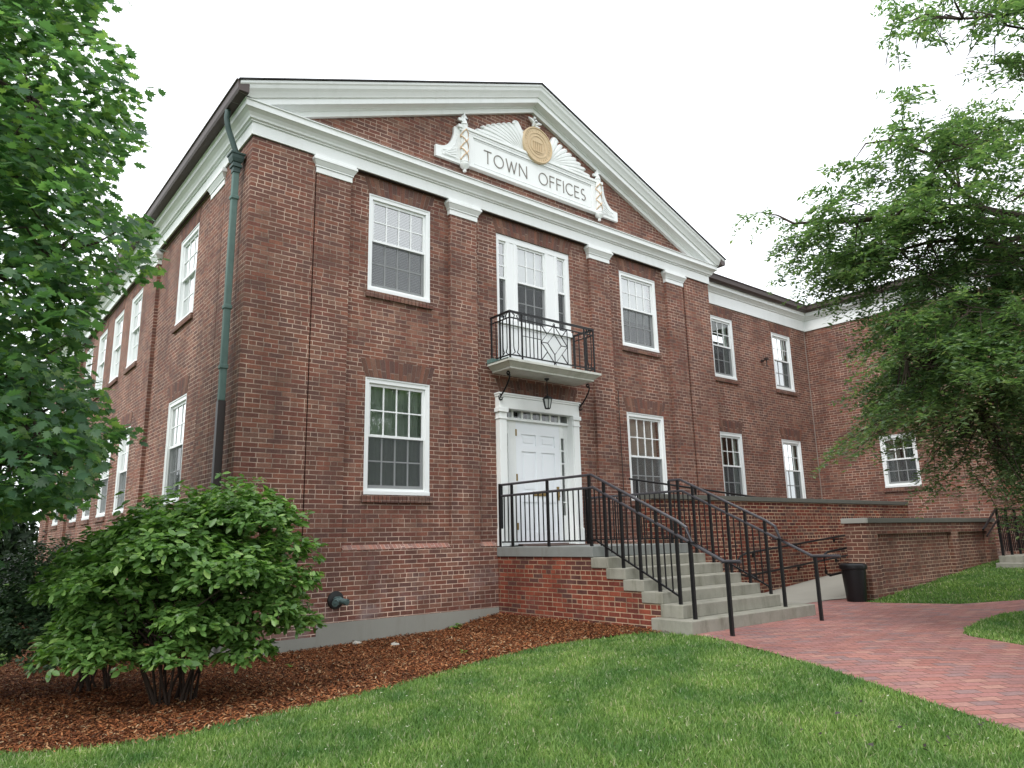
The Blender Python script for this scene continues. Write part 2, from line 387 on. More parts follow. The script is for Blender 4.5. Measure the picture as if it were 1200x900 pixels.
# ground sheet to the horizon: fine near, coarse far
def axis_vals(lo, hi, step, far):
    v = list(np.arange(lo, hi, step)); g = step; a = [lo]
    while a[-1] > -far: g *= 1.35; a.append(a[-1] - g)
    g = step; b = [hi]
    while b[-1] < far: g *= 1.35; b.append(b[-1] + g)
    return sorted(set([round(float(q), 4) for q in a + v + b]))
gx = axis_vals(-8, 20, .4, 900); gy = axis_vals(-14, 10, .4, 900)
gm = MB(); nx, ny = len(gx), len(gy)
gm.v = [(x, y, tz(x, y) - .012) for x in gx for y in gy]
gm.f = [(i*ny+j, (i+1)*ny+j, (i+1)*ny+j+1, i*ny+j+1) for i in range(nx-1) for j in range(ny-1)]
tag(gm.build('ground', M['ground'], fix=False), kind='structure')

mulch_front = smooth_closed([(-3.4,-2.2),(-2.95,-2.9),(-2.53,-3.25),(-2.27,-3.52),(-1.83,-3.75),(-1.56,-3.80),(-1.26,-3.78),(-.79,-3.74),(-.16,-3.66),(.3,-3.57),(.84,-3.44),(1.48,-3.24),(2.2,-3.07),(2.92,-2.99),(3.58,-3.08),(4.02,-3.37),(4.24,-3.56)])
MULCH = mulch_front + [(4.5,-3.56),(4.5,.15),(.15,.15),(.15,20),(-1.2,20),(-1.5,5),(-2.1,2.2),(-2.9,0),(-3.3,-1.2)]
tag(poly_sheet(MULCH, .35, .004).build('mulch_bed', M['mulch'], fix=False), kind='structure')
walk_left = smooth_closed([(4.26,-3.98),(4.2,-4.35),(3.98,-4.77),(3.73,-5.35),(3.42,-5.98),(3.21,-6.48),(3.04,-6.9),(2.87,-7.28),(2.73,-7.6),(2.61,-7.89),(2.3,-9.0),(2.1,-12),(2.0,-16)])
WALK = walk_left + [(5.6,-16),(5.75,-9),(6.1,-6.95),(6.22,-6.55),(6.28,-6.33),(6.43,-6.19),(6.95,-6.05),(7.8,-5.93),(8.8,-5.86),(9.6,-6.05),(10.3,-6.6),(11.2,-8.0),(12,-12),(13.6,-12),(12.6,-7.6),(11.4,-6.2),(10.4,-5.55),(9.80,-4.95),(9.64,-4.3),(9.5,-3.9),(9.46,-3.5),(9.84,-3.3),(9.84,-3.1),(9.3,-1.6),(6.5,-1.6),(6.5,-3.9),(4.5,-3.9)]
tag(poly_sheet(WALK, .35, .008).build('brick_path', M['paver'], fix=False), kind='structure')

def inside(poly, x, y):
    x = np.asarray(x); y = np.asarray(y); c = np.zeros(x.shape, bool); n = len(poly); j = n-1
    for i in range(n):
        xi, yi = poly[i]; xj, yj = poly[j]
        if yi != yj: c ^= ((yi > y) != (yj > y)) & (x < (xj-xi)*(y-yi)/(yj-yi) + xi)
        j = i
    return c

# ------------------------------------------------------------------ camera
cp = (-3.15514882, -9.75450998, 1.35639254); F = .84356964
yaw, pit, rol = .68394722, .21130494, -.02229758
fwd = Vector((math.sin(yaw)*math.cos(pit), math.cos(yaw)*math.cos(pit), math.sin(pit)))
r0 = Vector((math.cos(yaw), -math.sin(yaw), 0)); u0 = r0.cross(fwd)
rt = math.cos(rol)*r0 + math.sin(rol)*u0; upv = -math.sin(rol)*r0 + math.cos(rol)*u0
cam = bpy.data.cameras.new('camera'); co = bpy.data.objects.new('camera', cam); COL.objects.link(co)
mw = Matrix((rt, upv, -fwd)).transposed().to_4x4(); mw.translation = Vector(cp); co.matrix_world = mw
cam.sensor_width = 36; cam.lens = F*1000/1200*36; cam.clip_end = 3000; cam.clip_start = .05
S.camera = co
def P3(px, py, depth):
    """a point at a real distance in front of the photographer (used to lay limbs out in the garden)"""
    d = fwd*(F*1000) + rt*(px-600) - upv*(py-450)
    return Vector(cp) + d*(depth/(F*1000))
CPN = np.array(cp); RT = np.array(rt); UP = np.array(upv); FW = np.array(fwd)
def to_px(p):
    d = p - CPN; z = d@FW
    return 600 + 1000*F*(d@RT)/z, 450 - 1000*F*(d@UP)/z, z

# ------------------------------------------------------------------ town hall
W = 10.94; XC = 5.47; YB = 19.5; PN = .07
hall = empty('town_hall', (0, 0, 0))
tag(hall, 'two storey dark red brick hall with white pediment and a recessed wing at right', 'building')
def grid_wall(mb, axis, c, u0, u1, z0, z1, ops, rev):
    """wall sheet with openings at plane axis=c, reveals run by rev into the wall"""
    us = sorted(set([u0, u1] + [k for o in ops for k in (o[0], o[1])])); zs = sorted(set([z0, z1] + [k for o in ops for k in (o[2], o[3])]))
    Pt = (lambda u, z, d=0: (u, c + d, z)) if axis == 'y' else (lambda u, z, d=0: (c + d, u, z))
    for i in range(len(us)-1):
        for j in range(len(zs)-1):
            um = (us[i]+us[i+1])/2; zm = (zs[j]+zs[j+1])/2
            if any(o[0] < um < o[1] and o[2] < zm < o[3] for o in ops): continue
            mb.quadv(Pt(us[i], zs[j]), Pt(us[i+1], zs[j]), Pt(us[i+1], zs[j+1]), Pt(us[i], zs[j+1]))
    for a, b, lo, hi in ops:
        mb.quadv(Pt(a, lo), Pt(a, hi), Pt(a, hi, rev), Pt(a, lo, rev)); mb.quadv(Pt(b, lo), Pt(b, hi), Pt(b, hi, rev), Pt(b, lo, rev))
        mb.quadv(Pt(a, lo), Pt(b, lo), Pt(b, lo, rev), Pt(a, lo, rev)); mb.quadv(Pt(a, hi), Pt(b, hi), Pt(b, hi, rev), Pt(a, hi, rev))

ZUT, ZUB, ZLT, ZLB = 6.925, 5.262, 3.852, 2.047
WL = (1.94, 3.107); WR = (7.874, 9.034); WB = (4.55, 6.41); DR = (4.55, 6.41)
front_ops = [(*WL, ZLB, ZLT), (*WL, ZUB, ZUT), (*WR, ZLB, ZLT), (*WR, ZUB, ZUT), (*WB, 4.30, ZUT)]
side_w = [(2.81, 3.93), (6.93, 7.97), (8.82, 9.86), (10.78, 11.82), (12.7, 13.74), (16.0, 17.1)]
side_ops = [(a, b, lo, hi) for a, b in side_w for lo, hi in ((ZLB, ZLT), (ZUB, ZUT))]
mb = MB()
grid_wall(mb, 'y', PN, .3, W, 1.24, 7.27, front_ops + [(*DR, 1.24, 3.87)], .22)
mb.box(.0, .98, 0, 1.22, 1.24, 7.235)
mb.box(W-.93, W, 0, .9, 1.24, 7.235)
mb.build('front_wall', M['brick'], hall, uv=True, fix=False)
mb = MB(); grid_wall(mb, 'y', 0, 0, W, -.4, 1.24, [(4.55, 6.41, 1.0, 1.24)], .3)
grid_wall(mb, 'x', 0, 0, YB, -.4, 1.24, [], .2)
mb.quadv((.0,0,1.24),(W,0,1.24),(W,.1,1.24),(0,.1,1.24)); mb.quadv((.0,0,1.24),(0,YB,1.24),(.1,YB,1.24),(.1,0,1.24))
mb.build('lower_wall', M['brick'], hall, uv=True, fix=False)
mb = MB(); grid_wall(mb, 'x', PN, 0.9, YB, 1.24, 7.27, side_ops, .22)
mb.box(.0, .94, YB-1.1, YB, 1.24, 7.235)
mb.build('side_wall', M['brick'], hall, uv=True, fix=False)
mb = MB(); mb.quadv((W, .02, -.4), (W, YB, -.4), (W, YB, 7.3), (W, .02, 7.3)); mb.quadv((0, YB, -.4), (W, YB, -.4), (W, YB, 7.3), (0, YB, 7.3))
mb.add([(0,YB,7.3),(W,YB,7.3),(XC,YB,9.6)], [(0,1,2)])
mb.build('rear_wall', M['brick'], hall, uv=True, fix=False)
# pilasters + capitals
def capital(mb, x0, x1, yf, side=False):
    def R(p): return (x0-p, x1+p, yf-p, yf+.12) if not side else (yf-p, yf+.12, x0-p, x1+p)
    mb.frust(R(.015), 6.955, R(.015), 7.05); mb.frust(R(.03), 7.05, R(.03), 7.075)
    mb.frust(R(.03), 7.075, R(.07), 7.145); mb.frust(R(.078), 7.145, R(.078), 7.19); mb.frust(R(.062), 7.19, R(.062), 7.232)
pil = [(1.0,1.58),(3.48,4.05),(6.92,7.49),(9.36,9.95)]
for a, b in pil:
    q = MB(); q.box(a, b, 0, PN+.02, 1.24, 6.96); q.build('pilaster', M['brick'], hall, uv=True)
    q = MB(); capital(q, a, b, 0); q.build('capital', M['white'], hall, bevel=.006)
for a, b in [(1.24,1.9),(5.4,5.97),(14.3,14.9),(18.0,18.36)]:
    q = MB(); q.box(0, PN+.02, a, b, 1.24, 6.96); q.build('pilaster', M['brick'], hall, uv=True)
    q = MB(); capital(q, a, b, 0, True); q.build('capital', M['white'], hall, bevel=.006)
# sloping brick-on-edge belt under the recessed panels
for a, b in [(1.6,3.46),(4.07,4.40),(7.51,9.34)]:
    mb = MB(); mb.prism([(-.006,1.243),(.085,1.325),(.085,1.243)], 'x', a, b); mb.build('belt_course', M['brick_belt'], hall, uv=True, rotuv=True)
for a, b in [(1.92,5.38),(5.99,14.28),(14.92,17.98)]:
    mb = MB(); mb.prism([(-.006,1.243),(.085,1.325),(.085,1.243)], 'y', a, b); mb.build('belt_course', M['brick_belt'], hall, uv=True, rotuv=True)
# foundation, stepped
mb = MB(); mb.box(1.234, 4.42, -.006, .1, -.5, .258); mb.box(-.006, 1.234, -.006, .1, -.5, .10); mb.box(7.3, W, -.006, .1, -.5, .258)
mb.box(-.006, .1, .1, YB, -.5, .10); mb.build('foundation', M['concrete'], hall)
# flat arches
def arch(x0, x1, z, yf, side=False, h=.30, fl=.10):
    q = MB(); n = 16; d = .012
    n = max(8, int((x1-x0)/.07))
    for i in range(n):
        a0 = i/n; a1 = (i+1)/n
        b0 = x0 + (x1-x0)*a0; b1 = x0 + (x1-x0)*a1; t0 = x0-fl + (x1-x0+2*fl)*a0; t1 = x0-fl + (x1-x0+2*fl)*a1
        g = .0045
        pl = [(b0+g, z+.003), (b1-g, z+.003), (t1-g, z+h), (t0+g, z+h)]
        q.prism(pl, 'x' if side else 'y', yf-.006, yf+.03)
    nb_ = len(q.f)
    q.prism([(x0, z+.001), (x1, z+.001), (x1+fl, z+h), (x0-fl, z+h)], 'x' if side else 'y', yf-.0015, yf+.02)
    o = q.build('flat_arch', M['brick_head'], hall, uv=True, fix=True)
    o.data.materials.append(M['mortar'])
    for i_ in range(nb_, len(q.f)): o.data.polygons[i_].material_index = 1
    # each upright brick gets its own tone
    uvl = o.data.uv_layers[0]
    for p in o.data.polygons:
        k = p.index // 6
        for li in p.loop_indices:
            c = o.data.vertices[o.data.loops[li].vertex_index].co
            uvl.data[li].uv = ((c.z - z - .155)*.9 + .16 + 3.2*k, .0339 + .0677*(k*7 % 23))
    return o
for (a, b) in (WL, WR, WB): arch(a, b, ZUT, PN, h=.285)
for (a, b) in (WL, WR): arch(a, b, ZLT, PN)
arch(DR[0]+.02, DR[1]-.02, 3.87, PN, h=.27)
for a, b in side_w:
    arch(a, b, ZUT, PN, True, h=.285); arch(a, b, ZLT, PN, True)

# ---- windows
def window_proto(name, w, h, cols, midf=.53, cover='shade', cov=1.0, scr=True, gl='glass'):
    """local frame: x along wall, -y outward, z up; origin at lower left of opening on the wall face"""
    f = MB(); t = .075; tt = .085
    f.box(0, t, .012, .115, 0, h); f.box(w-t, w, .012, .115, 0, h); f.box(t, w-t, .012, .115, h-tt, h); f.box(-.0, w, -.012, .115, 0, .055); f.box(t, w-t, .03, .115, .055, .085)
    # backband
    f.box(-.0, .022, .0, .012, .055, h); f.box(w-.022, w, .0, .012, .055, h); f.box(.022, w-.022, .0, .012, h-.022, h)
    W_ = f.build(name, M['trimwhite'], None, bevel=.003)
    x0, x1 = t, w-t; z0, zm, z1 = .085, h*midf, h-tt
    def sash(nm, za, zb, y0, y1, bot, top):
        q = MB(); s = .042
        q.box(x0, x0+s, y0, y1, za, zb); q.box(x1-s, x1, y0, y1, za, zb); q.box(x0+s, x1-s, y0, y1, za, za+bot); q.box(x0+s, x1-s, y0, y1, zb-top, zb)
        gw = (x1-x0-2*s)
        for i in range(1, cols):
            xm = x0+s+gw*i/cols; q.box(xm-.010, xm+.010, y0+.006, y1-.006, za+bot, zb-top)
        zc = (za+bot+zb-top)/2; q.box(x0+s, x1-s, y0+.0075, y1-.0075, zc-.010, zc+.010)
        q.build(nm, M['trimwhite'], W_)
        g = MB(); yg = (y0+y1)/2+.0035; g.quadv((x0+.01, yg, za+.01), (x1-.01, yg, za+.01), (x1-.01, yg, zb-.01), (x0+.01, yg, zb-.01)); g.build('pane', M[gl], W_, fix=False)
    sash('upper_sash', zm-.02, z1, .045, .075, .04, .045)
    sash('lower_sash', z0, zm+.02, .08, .11, .065, .04)
    if scr:
        q = MB(); q.quadv((x0, .055, z0), (x1, .055, z0), (x1, .055, zm-.022), (x0, .055, zm-.022)); q.build('screen', M['screen'], W_, fix=False)
        q = MB(); q.box(x0, x0+.014, .045, .06, z0, zm-.022); q.box(x1-.014, x1, .045, .06, z0, zm-.022); q.box(x0+.014, x1-.014, .045, .06, z0, z0+.014); q.build('screen_frame', M['shade'], W_)
    zt = z1; zb = z1-(z1-z0)*cov
    q = MB()
    if cover == 'blind':
        n = int((zt-zb)/.028)
        for i in range(n):
            z = zt-.02-i*.028; q.add([(x0+.02,.165,z),(x1-.02,.165,z),(x1-.02,.187,z+.018),(x0+.02,.187,z+.018)], [(0,1,2,3)])
        q.build('blind', M['shade'], W_, fix=False)
    elif cover == 'shade':
        q.box(x0+.015, x1-.015, .17, .172, zb, zt); q.box(x0+.015, x1-.015, .166, .178, zb-.02, zb); q.build('roller_shade', M['shade'], W_)
    elif cover == 'curtain':
        n = 60; rows = []
        for i in range(n+1):
            x = x0 + (x1-x0)*i/n; y = .155 + .018*math.sin(i*1.1) + .01*math.sin(i*.37); rows.append((x, y))
        for i in range(n):
            if abs(i/n-.5) < .5*(1-cov): continue
            q.quadv((*rows[i], z0), (*rows[i+1], z0), (*rows[i+1], zt), (*rows[i], zt))
        q.build('curtain', M['curtain'], W_, smooth=True, fix=False)
    return W_
used = set()
def put(proto, loc, rz, label=None):
    if proto.name not in used: used.add(proto.name); o = proto
    else: o = copy_tree(proto)
    o.parent = hall; o.location = loc; o.rotation_euler = (0, 0, rz)
    if label: o['label'] = label
    return o
HU, HL = ZUT-ZUB, ZLT-ZLB; WW = WL[1]-WL[0]
blind_w = window_proto('window', WW, HU, 4, cover='blind')
put(blind_w, (WL[0], PN, ZUB), 0, 'eight over eight window with half lowered slatted blind')
curt_w = window_proto('window', WW, HL, 4, midf=.50, cover='curtain', cov=1.0)
put(curt_w, (WL[0], PN, ZLB), 0)
put(window_proto('window', WW, HU, 4, cover='shade', cov=.62), (WR[0], PN, ZUB), 0, 'window with white shade behind its upper sash')
put(window_proto('window', WW, HL, 4, midf=.50, cover='shade', cov=.97), (WR[0], PN, ZLB), 0)
def brick_sill(x0, x1, z, yf, side=False, flip=False):
    q = MB(); n = max(6, int((x1-x0+.08)/.068)); a = x0-.04; st = (x1-x0+.08)/n
    for i in range(n):
        lo, hi = a+i*st+.004, a+(i+1)*st-.004
        if flip: q.prism([(yf+.045, z-.115), (yf+.045, z-.015), (yf-.12, z-.001), (yf-.12, z-.115)], 'y', lo, hi)
        else: q.prism([(yf-.045, z-.115), (yf-.045, z-.015), (yf+.12, z-.001), (yf+.12, z-.115)], 'y' if side else 'x', lo, hi)
    o = q.build('window_sill', M['brick_head'], hall, uv=True); return o
for z in (ZUB, ZLB):
    for a, b in (WL, WR): brick_sill(a, b, z, PN)
# side wall windows: viewed along the wall; local x runs toward -y
SW = side_w[0][1]-side_w[0][0]
s_up = window_proto('window', SW, HU, 3, cover='shade', cov=.55, scr=False)
s_lo = window_proto('window', SW, HL, 3, midf=.55, cover='shade', cov=.45, scr=True)
n_up = window_proto('window', 1.04, HU, 3, cover='curtain', cov=.5, scr=False)
n_lo = window_proto('window', 1.04, HL, 3, midf=.5, cover='curtain', cov=.5, scr=True)
for i, (a, b) in enumerate(side_w):
    u, l = (s_up, s_lo) if b-a > 1.08 else (n_up, n_lo)
    put(u, (PN, b, ZUB), -PI/2); put(l, (PN, b, ZLB), -PI/2)
    brick_sill(a, b, ZUB, PN, True); brick_sill(a, b, ZLB, PN, True)

# ---- balcony window group
bw = empty('balcony_window', (WB[0], PN, 4.30), 0, hall)
bwW, bwH = WB[1]-WB[0], ZUT-4.30
q = MB(); zp = .98
for a, b in ((0,.06),(.24,.52),(1.22,1.55),(bwW-.11,bwW)): q.box(a, b, .03, .14, zp, bwH-.12)
q.box(0, bwW, .02, .14, bwH-.12, bwH); q.box(0, bwW, .03, .16, 0, .10); q.box(0, bwW, .04, .14, .10, zp-.09); q.box(0, bwW, -.01, .14, zp-.09, zp)
for a, b in ((.0,.075),(.26,.33),(.43,.50),(1.24,1.31),(1.46,1.53),(bwW-.09,bwW)): q.box(a, b, .022, .04, zp, bwH-.12)
for a, b in ((.05,.55),(.62,1.2),(1.27,bwW-.05)):
    q.box(a, b, .03, .04, zp-.13, zp-.105); q.box(a, b, .03, .04, .14, .165); q.box(a, a+.025, .03, .04, .165, zp-.13); q.box(b-.025, b, .03, .04, .165, zp-.13)
q.build('frame', M['trimwhite'], bw, bevel=.003)
def bsash(nm, x0, x1, z0, z1, y, cols, rows):
    q = MB(); s = .032 if x1-x0 > .3 else .02
    q.box(x0, x0+s, y, y+.03, z0, z1); q.box(x1-s, x1, y, y+.03, z0, z1); q.box(x0+s, x1-s, y, y+.03, z0, z0+.04); q.box(x0+s, x1-s, y, y+.03, z1-.04, z1)
    for i in range(1, cols): xm = x0+s+(x1-x0-2*s)*i/cols; q.box(xm-.009, xm+.009, y+.004, y+.026, z0+.04, z1-.04)
    for j in range(1, rows): zm = z0+.04+(z1-z0-.08)*j/rows; q.box(x0+s, x1-s, y+.006, y+.024, zm-.009, zm+.009)
    q.build(nm, M['trimwhite'], bw); sc_ = MB()
    if nm.startswith('lower'): sc_.quadv((x0,y-.02,z0),(x1,y-.02,z0),(x1,y-.02,z1-.03),(x0,y-.02,z1-.03)); sc_.build('screen', M['screen'], bw, fix=False)
    g = MB(); g.quadv((x0,y+.018,z0),(x1,y+.018,z0),(x1,y+.018,z1),(x0,y+.018,z1)); g.build('pane', M['glass_dim' if nm.startswith('lower') else 'glass'], bw, fix=False)
zmid = 1.76; zt = bwH-.12
bsash('upper_sash', .52, 1.22, zmid, zt, .05, 3, 2); bsash('lower_sash', .52, 1.22, zp, zmid+.03, .085, 3, 2)
bsash('upper_sidelight', .06, .24, zmid, zt, .05, 1, 3); bsash('lower_sidelight', .06, .24, zp, zmid+.03, .085, 1, 2)
bsash('upper_sidelight', 1.55, bwW-.11, zmid, zt, .05, 1, 2); bsash('lower_sidelight', 1.55, bwW-.11, zp, zmid+.03, .085, 1, 2)
q = MB(); q.box(.53, 1.21, .16, .163, zmid-.02, zt); q.box(1.55, bwW-.12, .16, .163, zmid-.02, zt); q.build('roller_shade', M['shade'], bw)

# ---- balcony
balc = empty('balcony', (0, 0, 0), 0, hall)
BX0, BX1, BY = 4.25, 6.47, -.61
q = MB()
q.frust((BX0+.10, BX1-.10, BY+.10, .0), 4.195, (BX0+.10, BX1-.10, BY+.10, .0), 4.225)
q.frust((BX0+.10, BX1-.10, BY+.10, .0), 4.225, (BX0+.015, BX1-.015, BY+.015, .0), 4.30)
q.frust((BX0, BX1, BY, .0), 4.30, (BX0, BX1, BY, .0), 4.345)
q.build('balcony_slab', M['concrete'] if False else simple('balcony_paint', (.58,.59,.54), .7, .2, .1, 4, dirt=(.36,.37,.31)), balc, bevel=.004)
q = MB(); q.box(BX0-.012, BX1+.012, -.16, -.004, 4.347, 4.42); q.box(BX0-.012, BX0+.1, BY+.02, -.16, 4.347, 4.354); q.box(BX0-.006, BX0+.25, -.32, -.16, 4.355, 4.36)
q.build('copper_flashing', M['copper'], balc)
RX0, RX1, RY = 4.33, 6.36, -.545; rz0, rz1, rz2 = 4.42, 5.08, 5.19
q = MB(); r1_ = .009
q.tube([(RX0,-.0,rz2),(RX0,RY,rz2),(RX1,RY,rz2),(RX1,-.0,rz2)], .014, 4); q.tube([(RX0,-.0,rz1),(RX0,RY,rz1),(RX1,RY,rz1),(RX1,-.0,rz1)], .008, 4)
q.tube([(RX0,-.0,rz0),(RX0,RY,rz0),(RX1,RY,rz0),(RX1,-.0,rz0)], .008, 4)
q.build('rail', M['black'], balc)
def bar(q, x, y, r=.008, z0=rz0-.07, z1=rz2): q.tube([(x,y,z0),(x,y,z1)], r, 4)
for x, y in ((RX0,RY),(RX1,RY),(RX0+.27,RY),(RX1-.24,RY),(RX0,RY+.27),(RX1,RY+.24),(RX0,-.03),(RX1,-.03)):
    q = MB(); bar(q, x, y, .012); q.build('post', M['black'], balc)
def bal(x, y): q = MB(); bar(q, x, y, .0065, rz0, rz1); q.build('baluster', M['black'], balc)
xa, xb = RX0+.27, RX1-.24; xd0, xd1 = 5.04, 5.68; xm = (xd0+xd1)/2
for i in range(1, 6): bal(xa+(xd0-xa)*i/5, RY)
for i in range(0, 3): bal(xd1+(xb-xd1)*i/3, RY)
for x in (RX0, RX1):
    for k in (1, 2): bal(x, RY*k/3+.02)
q = MB(); zc = (rz0+rz1)/2; hw = (xd1-xd0)/2
T = lambda pts, r=.0065: q.tube([(x, RY, z) for x, z in pts], r, 4)
def dia(a, b): q.tube([(xm-a,RY,zc),(xm,RY,zc+b),(xm+a,RY,zc),(xm,RY,zc-b)], .007, 4, closed=True)
dia(hw, .36); dia(hw*.52, .19)
for sx in (-1, 1):
    T([(xm+sx*hw*.52, zc), (xm+sx*hw, zc)]); T([(xm+sx*hw, rz1), (xm+sx*hw*.55, zc+.165)]); T([(xm+sx*hw, rz0), (xm+sx*hw*.55, zc-.165)])
T([(xm, zc+.19), (xm, zc+.36)]); T([(xm, zc-.19), (xm, zc-.36)])
for zz in (rz1+.02, rz0-.03): q.tube([(xm+.022*math.cos(a), RY, zz+.042*math.sin(a)) for a in np.linspace(0, 2*PI, 12, endpoint=False)], .0055, 4, closed=True)
T([(xa, zc+.04), (xd0, zc+.04)], .005)
q.build('diamond_panel', M['black'], balc)
q = MB()
for cx, cy, dx, dy in ((RX0+.135, RY, 1, 0), (RX1-.12, RY, 1, 0), (RX0, RY+.135, 0, 1), (RX1, RY+.12, 0, 1)):
    for s in (-1, 1):
        pts = []
        for k in range(15):
            z = rz0 + (rz2-rz0)*k/14; e = min(k, 14-k)/14; w = .055*min(1, e*6)*s
            if k in (0, 14): w = .10*s
            pts.append((cx+dx*w, cy+dy*w, z))
        q.tube(pts, .006, 4)
q.build('lancet_panel', M['black'], balc)
def bracket(x):
    q = MB(); pts = []
    yt, zt_ = -.36, 4.17
    for k in range(10): a = PI*1.9*(1-k/9)+PI*.1; r = .022+.02*k/9; pts.append((x, yt+.055+r*math.cos(a)*1.0, zt_-.02+r*math.sin(a)))
    for k in range(12):
        s = k/11; pts.append((x, yt+.012+.30*(s**1.6), zt_-.05-.36*s))
    for k in range(12): a = -PI*.35+PI*1.8*k/11; r = .075-.05*k/11; pts.append((x, -.10+r*math.sin(a)*.9+.02, 3.785-r*math.cos(a)))
    q.tube(pts, .014, 6); q.build('scroll_bracket', M['black'], balc, smooth=True)
bracket(4.47); bracket(6.40)

# ---- entrance
ent = empty('entrance', (0, 0, 0), 0, hall)
q = MB()
PX0, PX1, PX2, PX3 = 4.47, 4.62, 6.24, 6.39
for a, b in ((PX0, PX1), (PX2, PX3)):
    q.box(a, b, -.045, .12, 1.23, 3.40); q.box(a-.012, b+.012, -.057, .12, 1.23, 1.52); q.box(a-.015, b+.015, -.06, .12, 3.40, 3.425); q.box(a-.005, b+.005, -.05, .12, 3.425, 3.52); q.box(a-.03, b+.03, -.075, .12, 3.52, 3.595)
q.box(PX0-.005, PX3+.005, -.05, .12, 3.595, 3.80); q.box(PX0-.02, PX3+.02, -.065, .12, 3.80, 3.835); q.box(PX0-.03, PX3+.03, -.078, .12, 3.835, 3.865)
q.box(PX1-.001, PX1+.02, -.03, .34, 1.23, 3.62); q.box(PX2-.02, PX2+.001, -.03, .34, 1.23, 3.62)
q.build('surround', M['white'], ent, bevel=.004)
q = MB(); DX0, DX1, DY = 4.96, 6.02, .13
q.box(PX1+.02, PX2-.02, .03, .33, 3.63, 3.66); q.box(PX1+.02, PX2-.02, .08, .2, 3.42, 3.465); q.box(PX1+.02, PX2-.02, .09, .2, 3.60, 3.63)
nx_ = 7; tw = (PX2-PX1-.04)/nx_
for i in range(nx_+1): x = PX1+.02+tw*i; q.box(max(x-.022, PX1+.02), min(x+.022, PX2-.02), .09, .2, 3.465, 3.60)
for a, b in ((PX1+.02, 4.70), (4.775, DX0), (DX1, 6.055), (6.13, PX2-.02)): q.box(a, b, .125, .26, 1.23, 3.42)
for a, b in ((4.70, 4.775), (6.055, 6.13)):
    q.box(a, b, .128, .27, 1.23, 1.75); q.box(a, b, .128, .27, 3.18, 3.42)
    for k in range(1, 6): z = 1.75+1.43*k/6; q.box(a, b, .135, .25, z-.012, z+.012)
q.build('door_frame', M['white'], ent)
q = MB(); q.quadv((PX1, .105, 3.46), (PX2, .105, 3.46), (PX2, .105, 3.61), (PX1, .105, 3.61)); q.quadv((4.69, .145, 1.74), (4.78, .145, 1.74), (4.78, .145, 3.19), (4.69, .145, 3.19)); q.quadv((6.05, .145, 1.74), (6.14, .145, 1.74), (6.14, .145, 3.19), (6.05, .145, 3.19))
q.build('transom_pane', M['glass_dim'], ent, fix=False)
q = MB(); q.box(DX0, DX1, DY+.028, DY+.05, 1.25, 3.42)
dw = DX1-DX0; cols_ = [(DX0+.13, DX0+dw/2-.06), (DX0+dw/2+.06, DX1-.13)]; rows_ = [(1.46, 2.04), (2.20, 2.84), (2.97, 3.26)]
xs = [DX0, cols_[0][0], cols_[0][1], cols_[1][0], cols_[1][1], DX1]; zs = [1.25, 1.46, 1.98, 2.16, 2.88, 2.99, 3.19, 3.42]
for i in range(5):
    for j in range(7):
        if i in (1, 3) and j in (1, 3, 5):
            a, b, c, d = xs[i], xs[i+1], zs[j], zs[j+1]; e = .03
            q.prism([(a+.05, c+.05), (b-.05, c+.05), (b-.05, d-.05), (a+.05, d-.05)], 'y', DY+.008, DY+.016)
            q.box(a, b, DY+.016, DY+.028, c, d)
            continue
        q.box(xs[i], xs[i+1], DY, DY+.028, zs[j], zs[j+1])
door = q.build('door', M['doorpaint'], ent)
q = MB(); q.box(DX1-.11, DX1-.055, DY-.012, DY-.001, 2.02, 2.27); q.tube([(DX1-.082, DY-.012, 2.06), (DX1-.082, DY-.05, 2.09), (DX1-.082, DY-.05, 2.18), (DX1-.082, DY-.012, 2.21)], .009, 6); q.build('handle', M['brass'], door)
q = MB(); q.box(DX0+dw/2-.16, DX0+dw/2+.14, DY-.010, DY-.001, 2.09, 2.17); q.box(DX0+dw/2-.13, DX0+dw/2+.11, DY-.016, DY-.010, 2.11, 2.15); q.build('mail_slot', M['brass'], door)
for z in (1.5, 2.35, 3.15):
    q = MB(); q.box(DX0-.012, DX0+.02, DY-.012, DY-.001, z, z+.12); q.build('hinge', M['brass'], door)
q = MB(); q.box(DX0, DX1, -.03, .12, 1.222, 1.262); q.build('threshold', simple('worn_threshold', (.16,.12,.11), .6, .3, .2, 6), ent)

# ---- entablature (left side and front) with returns
def path_fn(): 
    return [lambda p: (-p, YB), lambda p: (-p, -p), lambda p: (W+p, -p), lambda p: (W+p, 1.2)]
prof = [(-.10,7.235),(.03,7.235),(.03,7.425),(.055,7.43),(.055,7.445),(.085,7.46),(.095,7.49),(.125,7.53),(.165,7.56),(.185,7.57),(.185,7.655),(.205,7.665),(.205,7.678),(-.10,7.72)]
q = MB(); q.sweep(rect_profile_path(prof, path_fn())); q.build('entablature', M['white'], hall)
q = MB(); q.box(-.005, W+.005, -.004, .05, 7.222, 7.234); q.box(-.004, .05, .05, YB, 7.222, 7.234); q.build('painted_shadow_strip', M['brownpipe'], hall)  # thin dark strip painted in as the shadow line under the frieze
